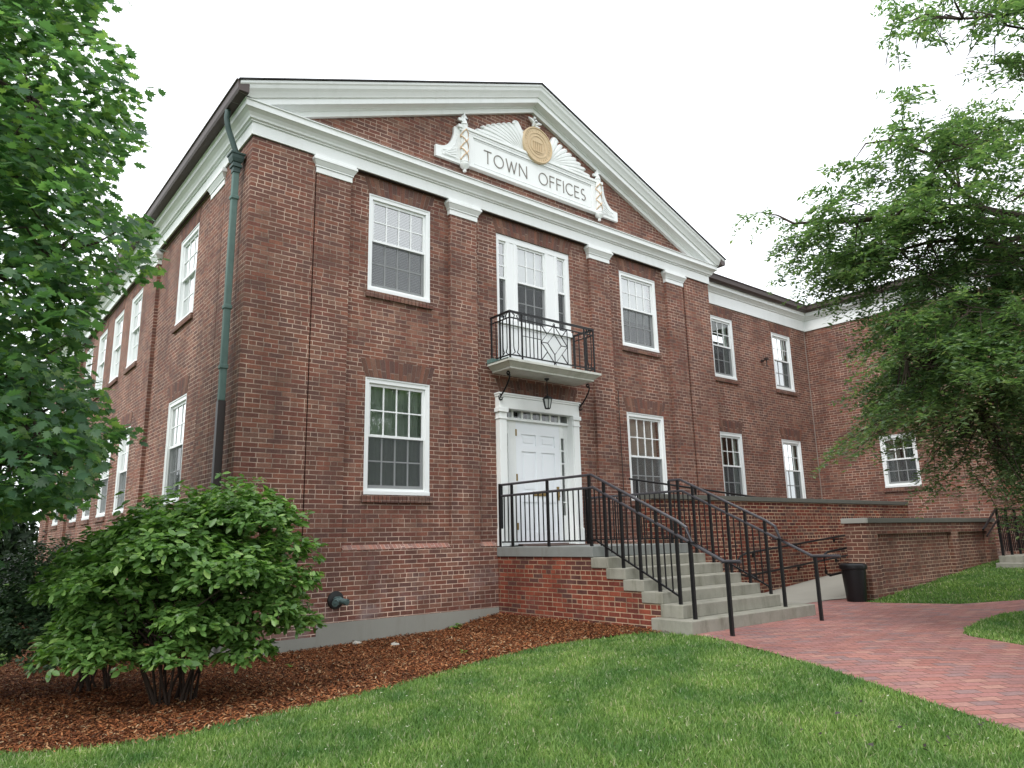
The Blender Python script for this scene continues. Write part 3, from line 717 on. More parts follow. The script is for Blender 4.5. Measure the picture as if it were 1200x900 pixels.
# ---- tympanum + raking cornice
SL = .405; ZP = 10.176
def ztop(x): return ZP - SL*abs(x-XC)
q = MB(); q.add([(0,.03,7.6),(W,.03,7.6),(W,.03,ztop(W)-.2),(XC,.03,ZP-.25),(0,.03,ztop(0)-.2)], [(0,1,2,3,4)])
q.build('tympanum', M['brick'], hall, uv=True, fix=False)
rk = [(-.06,-.47),(.035,-.47),(.035,-.385),(.06,-.375),(.06,-.36),(.10,-.345),(.17,-.335),(.19,-.33),(.19,-.235),(.215,-.228),(.225,-.205),(.235,-.185),(.255,-.15),(.285,-.11),(.30,-.06),(.318,-.04),(.318,.0),(-.06,.0)]
q = MB()
rows = []
for x in (-.32, XC, W+.32): rows.append([(x, -p, ztop(x)+dz) for p, dz in rk])
q.sweep(rows); rake = q.build('raking_cornice', M['white'], hall)
bm = bmesh.new(); bm.from_mesh(rake.data)
bmesh.ops.bisect_plane(bm, geom=bm.verts[:]+bm.edges[:]+bm.faces[:], plane_co=(0,0,7.682), plane_no=(0,0,-1), clear_outer=True); bm.to_mesh(rake.data); bm.free()
# ---- roof
q = MB()
for s in (-1, 1):
    xe = XC + s*(XC+.35); 
    a = [(XC, ZP+.012), (xe, ztop(xe)+.012), (xe, ztop(xe)+.028), (XC, ZP+.030)]
    q.prism(a, 'y', -.345, YB+.3)
# ragged shingle butts along the rake edge
for s in (-1, 1):
    k = 0
    while k < 0:
        x = .15 + k*.14; xx = XC + s*x; q.box(min(xx, xx+s*.139), max(xx, xx+s*.139), -.350-random.random()*.006, -.32, ztop(xx)+.012, ztop(xx)+.030+random.random()*.008); k += 1
roof = q.build('roof', M['shingle'], hall)
q = MB(); q.box(.3, W-.3, .5, YB-.3, 7.3, 7.34); q.build('attic_floor', M['dark'], hall)
# inner partitions and floors so the rooms read dark behind the glass
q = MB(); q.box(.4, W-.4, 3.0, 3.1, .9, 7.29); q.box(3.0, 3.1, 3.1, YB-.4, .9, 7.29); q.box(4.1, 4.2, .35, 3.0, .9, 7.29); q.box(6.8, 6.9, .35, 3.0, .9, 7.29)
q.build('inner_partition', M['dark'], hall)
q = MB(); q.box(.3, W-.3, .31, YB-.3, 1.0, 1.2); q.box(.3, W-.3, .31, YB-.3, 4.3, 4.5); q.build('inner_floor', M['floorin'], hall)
# ---- gutters + downspout
gp = [(.19,7.684),(.325,7.684),(.345,7.72),(.355,7.825),(.375,7.83),(.375,7.848),(.345,7.848),(.335,7.822),(.19,7.822)]
q = MB(); q.sweep([[(-p, y, z) for p, z in gp] for y in (-.305, YB)]); q.build('gutter', M['gutter'], hall)
q = MB(); q.sweep([[(W+p, y, z) for p, z in gp] for y in (-.305, YB)]); q.build('gutter', M['gutter'], hall)
ds = empty('downspout', (0,0,0), 0, hall)
q = MB(); q.tube([(-.29,.31,7.68),(-.30,.31,7.55),(-.27,.315,7.40),(-.13,.33,7.06),(-.12,.33,6.98)], .042, 10); q.build('elbow', M['copperdark'], ds, smooth=True)
q = MB(); c = (-.115,.33)
def sq(r, z): return (c[0]-r, c[0]+r*.9, c[1]-r, c[1]+r)
q.frust(sq(.11,0),6.99,sq(.115,0),7.02); q.frust(sq(.09,0),6.93,sq(.10,0),6.99); q.frust(sq(.07,0),6.88,sq(.09,0),6.93); q.frust(sq(.075,0),6.80,sq(.075,0),6.85); q.frust(sq(.055,0),6.72,sq(.06,0),6.88)
q.build('conductor_head', M['copperdark'], ds, bevel=.006)
q = MB(); q.box(-.160,-.072,.287,.373,3.30,6.73)
for z in (4.62, 3.75, 6.3): q.box(-.173,-.06,.272,.388,z,z+.06)
q.build('pipe', M['copper'], ds, bevel=.01)
q = MB(); q.box(-.167,-.063,.278,.382,.0,3.30)
for z in (2.0, .8): q.box(-.175,-.0,.27,.39,z,z+.05)
q.build('lower_pipe', M['brownpipe'], ds, bevel=.01)

# ------------------------------------------------------------------ wing
YW, XR = .80, 16.78; ZE = 7.20
wing = empty('wing', (0,0,0), 0, hall)
w_x = [(12.07,13.03),(14.91,15.90)]
w_ops = [(a, b, lo, hi) for a, b in w_x for lo, hi in ((ZLB+.02, ZLT),(ZUB, ZUT-.03))]
r_y = (-1.89,-.97); r_ops = [(r_y[0], r_y[1], 2.456, 3.84), (-6.6,-5.7, 5.3, 6.8)]
q = MB(); grid_wall(q, 'y', YW, W-.02, XR, -.4, 7.22, w_ops, .2); q.build('wing_front_wall', M['brick'], wing, uv=True, fix=False)
q = MB(); grid_wall(q, 'x', XR, -9.5, YW, -.4, 7.22, r_ops, .2); q.quadv((XR,-9.5,-.4),(XR+6,-9.5,-.4),(XR+6,-9.5,7.22),(XR,-9.5,7.22)); q.build('wing_return_wall', M['brick'], wing, uv=True, fix=False)
w_up = window_proto('window', .97, ZUT-.03-ZUB, 3, cover='curtain', cov=.45, gl='glass_dim'); w_lo = window_proto('window', .97, ZLT-ZLB-.02, 3, cover='curtain', cov=.55, gl='glass_dim')
for a, b in w_x:
    put(w_up, (a, YW, ZUB), 0); put(w_lo, (a, YW, ZLB+.02), 0); brick_sill(a, b, ZUB, YW); arch(a, b, ZUT-.03, YW, h=.26); arch(a, b, ZLT, YW)
rw = window_proto('window', r_y[1]-r_y[0], 3.84-2.456, 3, midf=.53, cover='curtain', cov=.9)
put(rw, (XR, r_y[1], 2.456), -PI/2, 'shorter window in the projecting wing wall beside the tree')
put(rw, (XR, -5.7, 5.3), -PI/2)
brick_sill(r_y[0], r_y[1], 2.456, XR, True); arch(r_y[0], r_y[1], 3.84, XR, True)
wp = [(-.08,7.20),(.03,7.20),(.03,7.50),(.06,7.52),(.06,7.535),(.13,7.60),(.16,7.615),(.16,7.70),(.18,7.71),(-.08,7.74)]
wpath = [lambda p: (W+.01, YW-p), lambda p: (XR-p, YW-p), lambda p: (XR-p, -9.5)]
q = MB(); q.sweep(rect_profile_path(wp, wpath)); q.build('wing_entablature', M['white'], wing)
wg = [(.182,7.715),(.24,7.72),(.30,7.76),(.315,7.87),(.34,7.875),(.34,7.89),(.17,7.89)]
q = MB(); q.sweep(rect_profile_path(wg, wpath)); q.build('wing_gutter', M['gutter'], wing)
q = MB()
q.add([(W,YW-.18,7.86),(XR-.18,YW-.18,7.86),(XR-.18,-9.5,7.86),(XR+6,-9.5,9.2),(XR+6,YW+6,9.2),(W,YW+6,9.2)], [(0,1,4,5),(1,2,3,4)])
q.build('wing_roof', M['shingle'], wing)
q = MB(); q.box(XR-.055, XR-.035, YW-.008, YW+.01, 1.0, 7.2); q.build('caulk_joint', simple('pale_caulk', (.33,.29,.26), .8, .2, .1, 5), wing)
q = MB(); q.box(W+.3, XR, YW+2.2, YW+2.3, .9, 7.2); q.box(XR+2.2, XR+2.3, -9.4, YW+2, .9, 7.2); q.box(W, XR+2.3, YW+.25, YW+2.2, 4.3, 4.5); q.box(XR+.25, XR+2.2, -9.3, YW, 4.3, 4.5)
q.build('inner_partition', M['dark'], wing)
q = MB(); q.box(14.25, 14.31, YW-.06, YW, 5.93, 5.99); q.tube([(14.28,YW-.02,5.96),(14.28,YW-.16,5.97),(14.28,YW-.16,5.78)], .02, 6); q.box(14.23,14.33,YW-.2,YW-.12,5.96,6.02); q.build('cable_hook', M['brownpipe'], wing)
q = MB(); q.tube([(7.62,.045,4.28),(7.63,.045,2.6),(7.63,.045,1.3)], .008, 5); q.build('wall_cable', M['brownpipe'], hall)

# ------------------------------------------------------------------ pediment sign
sg = empty('pediment_sign', (5.49, 0, 7.95)); SX, SZ = 5.49, 7.95
tag(sg, 'carved white board reading TOWN OFFICES with gilded seal, mounted in the pediment', 'sign')
SY = .03
def sbuild(q, name, mat, **k):
    q.v = [(x-SX, y, z-SZ) for x, y, z in q.v]; return q.build(name, mat, sg, **k)
ZB0, ZB1 = 7.985, 8.73
q = MB(); q.box(3.96, 7.02, SY-.07, SY, ZB0+.075, ZB1-.14)
q.box(3.62, 7.36, SY-.115, SY-.001, ZB1-.045, ZB1+.015); q.box(3.66, 7.32, SY-.095, SY-.0005, ZB1-.09, ZB1-.045); q.box(3.8, 7.18, SY-.10, SY-.0015, ZB0, ZB0+.06)
q.box(3.8, 7.18, SY-.09, SY-.002, ZB1-.135, ZB1-.09)
q.box(3.8, 3.96, SY-.09, SY-.0025, ZB0+.06, ZB1-.135); q.box(7.02, 7.18, SY-.09, SY-.0025, ZB0+.06, ZB1-.135)
sbuild(q, 'panel', M['white'], bevel=.006)
q = MB()
for i, (a, b, c_, d) in enumerate(((3.99, 6.99, ZB0+.085, ZB0+.10), (3.99, 6.99, ZB1-.165, ZB1-.15))): q.box(a, b, SY-.08, SY-.07, c_, d)
sbuild(q, 'panel_moulding', M['white'])
def wingpiece(s):
    cx = 5.49; pts = []
    X = lambda d: cx + s*d
    out = [(1.70, ZB0), (2.33, ZB0), (2.33, ZB0+.21), (2.27, ZB0+.215)]
    for k in range(9):
        a = k/8*PI/2; out.append((2.27-.34*math.sin(a), ZB0+.215+.46*(1-math.cos(a))))
    out += [(1.93, ZB1-.04), (1.70, ZB1-.04)]
    q = MB(); q.prism([(X(a), b) for a, b in out], 'y', SY-.06, SY-.0035)
    inn = [(1.86, ZB0+.07), (2.2, ZB0+.07), (2.2, ZB0+.13)]
    for k in range(7):
        a = k/6*PI/2; inn.append((2.18-.30*math.sin(a), ZB0+.16+.40*(1-math.cos(a))))
    q.tube([(X(a), SY-.062, b) for a, b in inn], .012, 5, closed=True)
    for k in range(4):
        q.tube([(X(1.9+.0*k), SY-.06, ZB0+.10+.06*k), (X(2.02+.03*k), SY-.065, ZB0+.09+.02*k), (X(2.14), SY-.06, ZB0+.10)], .009, 4)
    sbuild(q, 'side_scroll', M['white'], smooth=False)
wingpiece(-1); wingpiece(1)
def fasces(x):
    o = empty('torch_column', (0,0,0), 0, sg)
    q = MB(); yc = SY-.085
    prof_ = [(.0,0),(.03,.005),(.035,.03),(.02,.05),(.05,.07),(.085,.10),(.095,.14),(.085,.16),(.095,.18),(.075,.20)]
    q.lathe([(r, z) for r, z in prof_], (x, yc, ZB0-.15), 14)
    for k in range(9):
        a = 2*PI*k/9; q.tube([(x+.045*math.cos(a), yc+.045*math.sin(a), ZB0+.04), (x+.045*math.cos(a), yc+.045*math.sin(a), ZB1+.05)], .022, 6)
    q.lathe([(.055,0),(.075,.02),(.06,.05),(.05,.09),(.035,.13)], (x, yc, ZB1+.02), 12)
    for a, h in ((-.5,.16),(0,.24),(.5,.17)):
        q.tube([(x+.03*a, yc, ZB1+.08), (x+.11*a, yc, ZB1+.08+h*.6), (x+.06*a, yc, ZB1+.08+h)], [.032,.026,.006], 6)
    q.box(x-.13, x-.03, yc-.02, yc+.02, ZB1+.10, ZB1+.15)
    q.v = [(a-SX, b, c_-SZ) for a, b, c_ in q.v]; q.build('shaft', M['white'], o, smooth=True)
    q = MB()
    for ph in (0, PI):
        pts = []
        for k in range(40):
            s = k/39; a = ph + s*2*PI*1.25; pts.append((x-SX+.073*math.cos(a), yc+.073*math.sin(a), ZB0+.08+s*(ZB1-ZB0-.15)-SZ))
        q.tube(pts, .0105, 5)
        pts = [(x-SX+.073*math.cos(ph-s*2*PI*1.25), yc+.073*math.sin(ph-s*2*PI*1.25), ZB0+.08+s*(ZB1-ZB0-.15)-SZ) for s in np.linspace(0,1,40)]
        q.tube(pts, .0105, 5)
    q.build('ribbon', M['goldpale'], o)
fasces(3.76); fasces(7.22)
DCX, DCZ, DRD = 5.52, 8.97, .385
def fan(s):
    q = MB(); n = 9; base = (DCX + s*.30, ZB1+.03)
    for k in range(n):
        f = k/(n-1)
        # plumes lean from upright (near the seal) to nearly flat (near the column)
        tx = DCX + s*(.42 + 1.02*f); tzp = ZB1+.06 + .52*(1-f)**.75
        if k == 0: tx = DCX + s*.50
        bx = DCX + s*(.30 + .22*f); bz = ZB1+.02
        pts = []; rr = []
        for j in range(8):
            u = j/7; x = bx + (tx-bx)*u; z = bz + (tzp-bz)*(u**.7) ; pts.append((x, SY-.045-.02*math.sin(u*PI), z)); rr.append(.028+.035*math.sin(u*PI*.75))
        q.tube(pts, rr, 8)
        q.lathe([(0,-.03),(.045,-.02),(.055,.0),(.045,.02),(0,.03)], (tx, SY-.05, tzp), 10)
    cxs, czs = DCX+s*.50, ZB1+.56
    q.tube([(cxs+s*(.09-.07*k/14)*math.cos(k*.5), SY-.07, czs-.04+(.09-.07*k/14)*math.sin(k*.5)) for k in range(15)], .022, 6)
    q.add([(DCX+s*.25, SY-.03, ZB1), (DCX+s*1.40, SY-.03, ZB1), (DCX+s*1.38, SY-.03, ZB1+.05), (DCX+s*.95, SY-.03, ZB1+.26), (DCX+s*.5, SY-.03, ZB1+.52), (DCX+s*.25, SY-.03, ZB1+.5)], [(0,1,2,3,4,5)])
    sbuild(q, 'leaf_fan', M['white'], smooth=True)
fan(-1); fan(1)
q = MB(); q.lathe([(0,0),(DRD,0),(DRD,.06),(DRD-.012,.075),(DRD-.03,.075),(DRD-.035,.06),(.27,.06),(.268,.068),(.25,.068),(.248,.058),(0,.058)], (DCX, SY-.06, DCZ), 48, 'y')
seal = sbuild(q, 'seal', M['gold'], smooth=True)
q = MB(); ys = SY-.12
q.box(DCX-.12, DCX+.12, ys-.012, ys, DCZ-.15, DCZ-.13)
for k in range(5): x = DCX-.10+.05*k; q.box(x-.009, x+.009, ys-.013, ys, DCZ-.13, DCZ+.05)
q.prism([(DCX-.13, DCZ+.05), (DCX+.13, DCZ+.05), (DCX, DCZ+.13)], 'y', ys-.014, ys)
q.tube([(DCX+.19*math.cos(a), ys, DCZ+.19*math.sin(a)) for a in np.linspace(0, 2*PI, 28, endpoint=False)], .008, 4, closed=True)
for k in range(34):
    a = 2*PI*k/34; r = .31
    if k % 7 == 3: continue
    q.tube([(DCX+(r-.026)*math.cos(a), ys+.001, DCZ+(r-.026)*math.sin(a)), (DCX+(r+.026)*math.cos(a), ys+.001, DCZ+(r+.026)*math.sin(a))], .007, 4)
q.v = [(x-SX, y, z-SZ) for x, y, z in q.v]; q.build('seal_relief', M['gold'], sg)
# bird above seal
q = MB(); bx, bz = DCX-.03, DCZ+DRD+.02; y = SY-.07
q.tube([(bx-.05,y,bz),(bx-.02,y-.02,bz+.06),(bx+.03,y-.02,bz+.11),(bx+.02,y-.02,bz+.16)], [.02,.05,.045,.02], 8)
q.lathe([(0,-.03),(.026,-.015),(.03,0),(.02,.025),(0,.03)], (bx-.01,y-.02,bz+.19), 8)
q.tube([(bx,y,bz+.07),(bx-.08,y-.01,bz+.13),(bx-.15,y,bz+.18)], [.035,.04,.01], 6); q.tube([(bx,y,bz+.06),(bx+.09,y-.01,bz+.10),(bx+.19,y,bz+.13)], [.035,.04,.012], 6)
q.tube([(bx,y,bz+.03),(bx+.1,y,bz+.02),(bx+.15,y,bz+.05)], [.03,.025,.01], 6)
sbuild(q, 'bird_finial', M['white'], smooth=True)
# lettering, drawn stroke by stroke
def arc(cx, cz, rx, rz, a0, a1, n=18): return [(cx+rx*math.cos(math.radians(a0+(a1-a0)*i/n)), cz+rz*math.sin(math.radians(a0+(a1-a0)*i/n))) for i in range(n+1)]
G = {'T': (.72, [[(0,1),(.72,1)],[(.36,1),(.36,0)]]),
     'O': (1.0, [arc(.5,.5,.5,.5,0,360,28)]),
     'W': (1.15, [[(0,1),(.30,0),(.575,.9),(.85,0),(1.15,1)]]),
     'N': (.82, [[(0,0),(0,1),(.82,0),(.82,1)]]),
     'F': (.52, [[(0,0),(0,1),(.52,1)],[(0,.54),(.45,.54)]]),
     'I': (.0, [[(0,0),(0,1)]]),
     'C': (.80, [arc(.5,.5,.5,.5,48,312,22)]),
     'E': (.52, [[(.52,0),(0,0),(0,1),(.52,1)],[(0,.52),(.45,.52)]]),
     'S': (.52, [arc(.26,.74,.23,.26,50,250,12)+arc(.26,.25,.26,.25,80,-140,14)])}
lett = empty('lettering', (0,0,0), 0, sg); H_ = .245; word = 'TOWN OFFICES'; gap = .075
wid = sum((G[c_][0]*H_ if c_ != ' ' else .20) for c_ in word) + gap*(len(word)-1)
x = 4.22; sc = (6.84-4.22)/wid; zb = 8.185
for c_ in word:
    if c_ == ' ': x += .20*sc + gap*sc; continue
    w_, st = G[c_]; q = MB()
    for pl in st:
        pts = [(x + a*H_*sc, zb + b*H_) for a, b in pl]
        for (x0, z0), (x1, z1) in zip(pts[:-1], pts[1:]):
            L = math.hypot(x1-x0, z1-z0); ux, uz = (x1-x0)/L, (z1-z0)/L; hw_ = .0098; e = .0 if len(pl) > 8 else hw_*.8
            nx1, nz1 = -uz*hw_, ux*hw_; a0, b0, a1, b1 = x0-ux*e, z0-uz*e, x1+ux*e, z1+uz*e
            q.prism([(a0+nx1, b0+nz1), (a1+nx1, b1+nz1), (a1-nx1, b1-nz1), (a0-nx1, b0-nz1)], 'y', SY-.079, SY-.0695)
    q.v = [(a-SX, b, d-SZ) for a, b, d in q.v]; q.build('letter', M['lettergrey'], lett)
    x += w_*H_*sc + gap*sc

# ------------------------------------------------------------------ lantern under balcony
ln = empty('hanging_lantern', (5.33, -.34, 3.6)); tag(ln, 'small black lantern hanging on a chain under the balcony above the front door', 'lantern')
def lb(q, n, m, **k): return q.build(n, m, ln, **k)
q = MB(); q.lathe([(.055,.6),(.05,.575),(.02,.56),(.012,.545)], (0,0,0), 12); lb(q, 'canopy', M['black'])
q = MB()
for k in range(9):
    z = .535-.03*k; dx, dy = (.010, 0) if k % 2 else (0, .010)
    q.tube([(dx*math.cos(a), dy*math.cos(a), z+.02*math.sin(a)) for a in np.linspace(0, 2*PI, 8, endpoint=False)], .0035, 4, closed=True)
lb(q, 'chain', M['black'])
q = MB(); q.lathe([(.01,.29),(.02,.28),(.015,.265),(.05,.25),(.105,.215),(.115,.20),(.11,.195),(0,.195)], (0,0,0), 6); q.lathe([(0,0),(.05,0),(.06,.012),(.05,.02),(0,.02)], (0,0,0), 6)
for k in range(6):
    a = 2*PI*k/6; q.tube([(.055*math.cos(a), .055*math.sin(a), .01), (.1*math.cos(a), .1*math.sin(a), .2)], .006, 4)
lb(q, 'cage', M['black'])
q = MB(); q.lathe([(.0,.02),(.048,.02),(.088,.19),(0,.19)], (0,0,0), 6); lb(q, 'glass', M['lampglass'])

ln.scale = (.85,.85,.93)
# ------------------------------------------------------------------ fire connection
fc = empty('fire_connection', (1.51, 0, .565)); tag(fc, 'verdigris fire hose inlet on a black round plate low on the brick wall', 'fire hydrant inlet')
q = MB(); q.lathe([(0,0),(.15,0),(.15,.015),(.14,.03),(.08,.035),(0,.035)], (0,0,0), 24, 'y'); q.build('wall_plate', M['bronzedark'], fc, smooth=True)
q = MB(); q.tube([(0,-.03,0),(0,-.13,-.0)], [.06,.07], 14)
for s in (-1, 1):
    q.tube([(0,-.09,0),(s*.07,-.16,-.02),(s*.095,-.20,-.03)], [.05,.05,.048], 12)
q.build('siamese_body', M['bronze'], fc, smooth=True)
for s in (-1, 1):
    q = MB(); q.tube([(s*.093,-.195,-.028),(s*.115,-.235,-.036)], [.056,.056], 14); q.tube([(s*.115,-.235,-.036),(s*.12,-.25,-.04)], [.02,.018], 8); q.build('cap', M['bronze'], fc, smooth=True)

fc.scale = (.82,.82,.82)
# ------------------------------------------------------------------ stairs
st = empty('entrance_stairs', (5.5, -1.2, 0)); tag(st, 'brick sided stoop with worn grey stone steps leading up to the white front door', 'stairs')
def T0(q, o, loc): q.v = [(x-loc[0], y-loc[1], z-loc[2]) for x, y, z in q.v]
SLOC = (5.5, -1.2, 0)
def sb(q, n, m, **k): T0(q, st, SLOC); return q.build(n, m, st, **k)
X0, X1 = 4.40, 6.62
fr = [-2.24,-2.53,-2.84,-3.155,-3.465,-3.775]; zt_ = [1.22,1.066,.922,.776,.634,.490]
q = MB()
prev = -.0
ztops = zt_[1:] + [.325]
q.box(X0+.012, X1-.012, -2.20, -.001, -.3, 1.068)
for k in range(5):
    q.box(X0+.012, X1-.012, fr[k+1]+.04, (fr[k]+.04), -.3, zt_[k+1]-.13)
sb(q, 'brick_base', M['brick_stoop'], uv=True)
q = MB(); q.box(X0-.012, X1+.012, fr[0], -.003, 1.068, 1.22); sb(q, 'landing_slab', M['slab'], bevel=.008)
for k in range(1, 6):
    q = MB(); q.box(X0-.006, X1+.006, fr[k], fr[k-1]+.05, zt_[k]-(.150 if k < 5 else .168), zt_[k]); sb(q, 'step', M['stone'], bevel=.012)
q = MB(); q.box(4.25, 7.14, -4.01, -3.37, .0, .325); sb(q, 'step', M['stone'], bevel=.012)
q = MB(); q.box(4.98, 6.0, -.62, -.10, 1.221, 1.235); q.build('door_mat', simple('worn_doormat', (.10,.07,.06), .95, .1, .3, 20), None); tag(bpy.data.objects['door_mat'], 'flat brown door mat lying before the white front door', 'door mat')

# ------------------------------------------------------------------ railings
def railing(name, X, loc, left):
    o = empty(name, loc)
    def rb(q, n, m, **k): q.v = [(x-loc[0], y-loc[1], z-loc[2]) for x, y, z in q.v]; return q.build(n, m, o, **k)
    sl = -.47
    ht = lambda y: 2.25 if y > -2.2 else 2.25 + (y+2.2)*.475   # hand rail
    lo = lambda y: ht(y) - .187
    base = lambda y: next((z for f, z in zip(fr + [-4.01], [1.22]+zt_[1:]+[.325]) if y > f), .17)
    ys = [-.33, -1.22, -2.15, -2.44, -2.75, -3.06, -3.37, -3.69] if left else [-1.97, -2.15, -2.44, -2.75, -3.06, -3.37, -3.69]
    start = -.02 if left else -1.97
    end = -3.72
    q = MB(); q.tube([(X,start,2.25),(X,-2.2,2.25),(X,end,ht(end)),(X,-3.86,ht(-3.80)-.05),(X,-3.92,ht(-3.9)-.19)], .021, 8); rb(q, 'handrail', M['handrail'], smooth=True)
    q = MB(); q.tube([(X,-.02,2.063),(X,-2.23,2.063),(X,-4.38,lo(-4.38)+.0),(X,-4.44,1.03),(X,-4.78 if not left else -4.62,1.03)], .021, 8); rb(q, 'handrail', M['handrail'], smooth=True)
    q = MB(); q.tube([(X,-.02,1.30),(X,-2.25,1.30),(X,-3.69,lo(-3.69)-.77)], .011, 4); rb(q, 'bottom_rail', M['black'])
    q = MB(); q.box(X-.03, X+.03, -.05, -.003, 1.222, 2.27); rb(q, 'post', M['black'])
    for y in ys:
        q = MB(); q.box(X-.018, X+.018, y-.018, y+.018, base(y)+.001, ht(y)-.01); rb(q, 'post', M['black'])
    for y in (-3.90, -4.42):
        q = MB(); zt2 = lo(y) if y > -4.2 else 1.02
        q.box(X-.02, X+.02, y-.02, y+.02, (.326 if y > -4.0 else .17), zt2+.02 if y > -4.2 else 1.015)
        if y < -4.2: q.box(X-.028, X+.028, y-.17, y+.06, 1.006, 1.016)
        else: q.box(X-.03, X+.03, y-.12, y+.12, lo(y)-.004, lo(y)+.006)
        rb(q, 'post', M['black'])
    # balusters
    allp = [-.02] + ([-.33,-1.22,-2.15] if left else [-1.0,-1.97,-2.15]) + [-2.44,-2.75,-3.06,-3.37,-3.69]
    for a, b in zip(allp[:-1], allp[1:]):
        n = max(1, round(abs(b-a)/.112)) if b > -2.3 else 3
        for k in range(1, n):
            y = a + (b-a)*k/n; zb_ = 1.30 if y > -2.25 else lo(y)-.77
            q = MB(); q.box(X-.0075, X+.0075, y-.0075, y+.0075, zb_, lo(y)); rb(q, 'baluster', M['black'])
    return o
tag(railing('stair_railing', 4.47, (4.47, -2.2, 0), True), 'black iron railing along the near left side of the landing and steps', 'railing', 'black railings of the front steps')
tag(railing('stair_railing', 6.53, (6.53, -2.2, 0), False), 'black iron railing on the far side of the steps, before the ramp wall', 'railing', 'black railings of the front steps')

# ------------------------------------------------------------------ ramp and its walls
def rampz(x, y): return tz(x, y) + .02 + .045*max(0, x-9.6)*.6
q = MB(); n = 20
for i in range(n):
    xa_ = 8.6 + (XR-8.6)*i/n; xb_ = 8.6 + (XR-8.6)*(i+1)/n
    q.quadv((xa_, -3.25 if xa_ > 9.7 else -3.0, tz(xa_, -3.2)+.014+.01*max(0, xa_-9)), (xb_, -3.25 if xb_ > 9.7 else -3.0, tz(xb_, -3.2)+.014+.01*max(0, xb_-9)), (xb_, -1.40, tz(xb_, -2)+.014+.01*max(0, xb_-9)), (xa_, -1.40, tz(xa_, -2)+.014+.01*max(0, xa_-9)))
tag(q.build('ramp', M['ramp'], fix=False), kind='structure')
q = MB(); q.prism([(6.63,-.2),(XR,-.2),(XR,.62),(6.63,1.21)], 'y', -1.2, -.005); tag(q.build('upper_ramp', M['ramp']), kind='structure')
bwl = empty('ramp_wall', (11.7, -1.33, 0)); tag(bwl, 'long brick ramp wall with grey coping behind the steps, reaching the far wing', 'wall')
def lb2(q, o, loc, n, m, **k): q.v = [(x-loc[0], y-loc[1], z-loc[2]) for x, y, z in q.v]; return q.build(n, m, o, **k)
L1 = (11.7,-1.33,0)
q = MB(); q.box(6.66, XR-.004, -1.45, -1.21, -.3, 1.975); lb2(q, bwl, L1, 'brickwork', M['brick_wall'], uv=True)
q = MB(); q.box(6.66, XR-.006, -1.49, -1.17, 1.977, 2.065); lb2(q, bwl, L1, 'coping', M['coping'], bevel=.006)
fwl = empty('garden_wall', (12.9, -3.4, 0)); tag(fwl, 'shaded brick garden wall with sunken panels standing behind the black bin', 'wall')
L2 = (12.9,-3.4,0); GX0, GX1 = 9.84, 16.0
q = MB(); q.box(GX0, GX1, -3.51, -3.22, -.3, 1.485)
pan = [(10.25, 13.55), (13.9, 15.55)]; edges = [GX0] + [e for p in pan for e in p] + [GX1]
q.box(GX0, GX1, -3.60, -3.51, 1.29, 1.485); q.box(GX0, GX1, -3.60, -3.51, -.3, .38)
for a, b in zip(edges[0::2], edges[1::2]): q.box(a, b, -3.60, -3.51, .38, 1.29)
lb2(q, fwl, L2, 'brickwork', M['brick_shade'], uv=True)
q = MB(); q.box(GX0+.03, GX1+.04, -3.64, -3.18, 1.487, 1.575); lb2(q, fwl, L2, 'coping', M['coping'], bevel=.006)
q = MB(); q.box(GX0-.04, GX0+.027, -3.64, -3.18, 1.487, 1.577); lb2(q, fwl, L2, 'lit_coping_end', M['cap_lit_end'], bevel=.006)  # paler end piece: light on the coping's end face put into the colour
# ramp handrails
def ramp_rail(name, pts_top, pts_low, loc, label, brk, yw, loopx):
    o = empty(name, loc); tag(o, label, 'handrail')
    q = MB(); q.tube([(x-loc[0], y-loc[1], z-loc[2]) for x, y, z in pts_top], .021, 8); q.build('rail', M['black'], o, smooth=True)
    q = MB(); q.tube([(x-loc[0], y-loc[1], z-loc[2]) for x, y, z in pts_low], .021, 8); q.build('rail', M['black'], o, smooth=True)
    for x in brk:
        for pts in (pts_top, pts_low):
            (xa_, ya, za), (xb_, yb, zb_) = pts[-2], pts[-1]; z = za+(zb_-za)*(x-xa_)/(xb_-xa_)
            q = MB(); q.tube([(x-loc[0], ya-loc[1], z-loc[2]-.01), (x-loc[0], ya-loc[1], z-loc[2]-.07), (x-loc[0], yw-loc[1], z-loc[2]-.07)], .01, 6); q.box(x-.04-loc[0], x+.04-loc[0], min(yw, yw)-.01-loc[1], yw+.004-loc[1], z-.12-loc[2], z-.03-loc[2]); q.build('bracket', M['black'], o)
YR = -1.56
ramp_rail('ramp_handrail', [(9.2,YR,.63),(9.02,YR,.68),(8.98,YR,.75),(9.02,YR,.93),(9.2,YR,.98),(16.4,YR,1.50)][3:], [(9.02,YR,.93),(8.96,YR,.88),(8.94,YR,.70),(8.98,YR,.60),(9.15,YR,.56),(16.4,YR,1.04)], (11.5,YR,0), 'double black wall handrail bracketed to the ramp wall behind the steps', (9.6,11.2,12.8,14.4), -1.45, 9)
ramp_rail('ramp_handrail', [(9.45,-3.06,.60),(9.28,-3.08,.64),(9.26,-3.08,.95),(9.4,-3.08,1.0),(15.5,-3.08,1.45)], [(9.4,-3.08,.60),(15.5,-3.08,1.0)], (11.5,-3.08,0), 'black ramp handrail looping out from behind the end of the garden wall', (10.3,12.0), -3.22, 9)
o = empty('upper_handrail', (9.5,-.95,0)); tag(o, 'thin dark handrail rising above the coping of the ramp wall, under the wing windows', 'handrail')
q = MB(); q.tube([(-2.8,0,2.36),(1.4,0,2.09),(6.8,0,1.72)], .019, 8); q.build('rail', M['black'], o, smooth=True)
